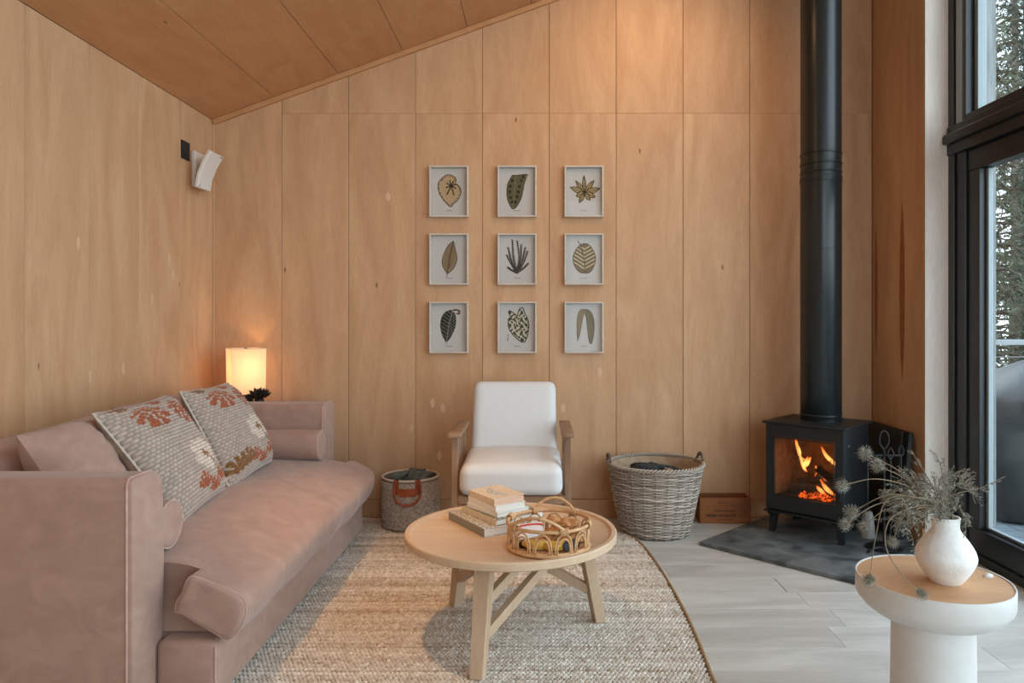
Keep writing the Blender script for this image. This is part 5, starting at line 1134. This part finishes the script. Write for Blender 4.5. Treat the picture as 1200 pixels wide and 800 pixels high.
for sx in (-.19, .19):
    MB().tube(smoothpath([(sx, -.25, 0), (sx, -.05, .20), (sx, .12, .43), (sx, .24, .85)], 16), .010, 8).obj('frame_rail', m_black, fc, 180); MB().tube(smoothpath([(sx*.9, .22, 0), (sx*.9, 0, .22), (sx*.9, -.2, .44)], 12), .010, 8).obj('leg', m_black, fc, 180)
for k in range(6): MB().box(-.18, .18, -.2+k*.06, -.155+k*.06, .44, .452).obj('seat_slat', m_black, fc, 0)
for k in range(3): MB().box(-.18, .18, .19+k*.02, .2+k*.02, .58+k*.09, .64+k*.09).obj('back_slat', m_black, fc, 0)
gm = MB(); xs2 = np.linspace(-6, 30, 30); ys2 = np.linspace(-8, 42, 40); A = np.array([[(a, b, -1.0-.12*math.hypot(max(0, a-3), max(0, b-5))+.25*math.sin(a*1.3)*math.cos(b*.9)) for b in ys2] for a in xs2]); A[..., 2] = np.minimum(A[..., 2], -.35)
go = gm.grid(A).obj('forest_floor', m_ground, None, 180); tag(go, 'dark forest floor sloping away below the deck', 'ground')
def tree(x, y, h, rad, seed, lab, m_leaf, n=1500, base=-2.5):
    r = np.random.default_rng(seed); t = thing('conifer_tree', lab, 'tree', (x, y, base), 0, 'evergreens beyond the deck')
    MB().tube([(0, 0, 0), (.1, 0, h*.5), (.05, .05, h)], [.17, .12, .03], 10).obj('trunk', m_bark, t, 180)
    br = MB(); V = []; Fq = []; c = 0
    nb = int(h*9)
    for b in range(nb):
        z_ = h*(.08+.9*b/nb); L_ = rad*(1-(z_/h)**1.5)*r.uniform(.7, 1.1)+.2; a = b*2.4+r.uniform(-.4, .4); d = np.array((math.cos(a), math.sin(a), -.15)); P = smoothpath([(0, 0, z_), d*L_*.5+(0, 0, z_+.12), d*L_+(0, 0, z_-.25*L_)], 8); br.tube(P, np.linspace(.03, .006, len(P)), 4)
        ns_ = int(n/nb)
        for s in range(ns_):
            q = r.uniform(.15, 1)**.8; i = min(len(P)-2, int(q*(len(P)-1))); p = P[i]+(P[i+1]-P[i])*(q*(len(P)-1)-i)+r.normal(0, .10, 3)*(1, 1, .8)
            dr_ = d*r.uniform(.2, 1)+r.normal(0, .6, 3)-(0, 0, .35); dr_ /= np.linalg.norm(dr_); sd_ = np.cross(dr_, r.normal(0, 1, 3)); sd_ /= np.linalg.norm(sd_)
            for kk in range(3):
                dd = dr_+sd_*(kk-1)*.7; dd /= np.linalg.norm(dd); l = r.uniform(.06, .16); w_ = .012
                o_ = p+dr_*.03*kk; ss = np.cross(dd, sd_ if kk == 1 else dr_)*w_; V += [o_, o_+dd*l*.5+ss, o_+dd*l, o_+dd*l*.5-ss]; Fq.append((c, c+1, c+2, c+3)); c += 4
    br.obj('branches', m_bark, t, 180, kind='stuff')
    mb = MB(); mb.add(V, Fq); mb.obj('foliage', m_leaf, t, 0, kind='stuff', fix=False)
def leafm(n_, a, b): return mat(n_, a, b, .7, (2, 2, 2), 3)
g1_, g2_, g3_ = leafm('leaf_dark', S(64, 70, 54), S(38, 44, 34)), leafm('leaf_mid', S(88, 92, 70), S(56, 62, 46)), leafm('leaf_grey', S(92, 88, 74), S(66, 66, 54))
spots = [(5.3, 8.9, 7.5, 1.7, 'bushy evergreen nearest beyond the deck railing', g2_, 9000), (7.0, 10.4, 9.5, 2.2, 'dark evergreen behind the nearest bushy one', g1_, 9000), (9.6, 13.5, 11, 2.8, 'tall grey-green evergreen farther into the wood', g3_, 8000),
         (4.0, 11.5, 8, 2.2, 'evergreen at the left edge of the wood', g1_, 2500), (8.6, 8.4, 8, 2.0, 'evergreen to the right of the nearest bushy one', g2_, 3000), (11.5, 17.5, 13, 3.6, 'farthest tall dark evergreen', g1_, 4500), (12.5, 11.0, 10, 2.6, 'evergreen at the right edge of the wood', g3_, 2000)]
for i, (x, y, h, rd, lab, ml_, n) in enumerate(spots): tree(x, y, h, rd, 40+i, lab, ml_, n)
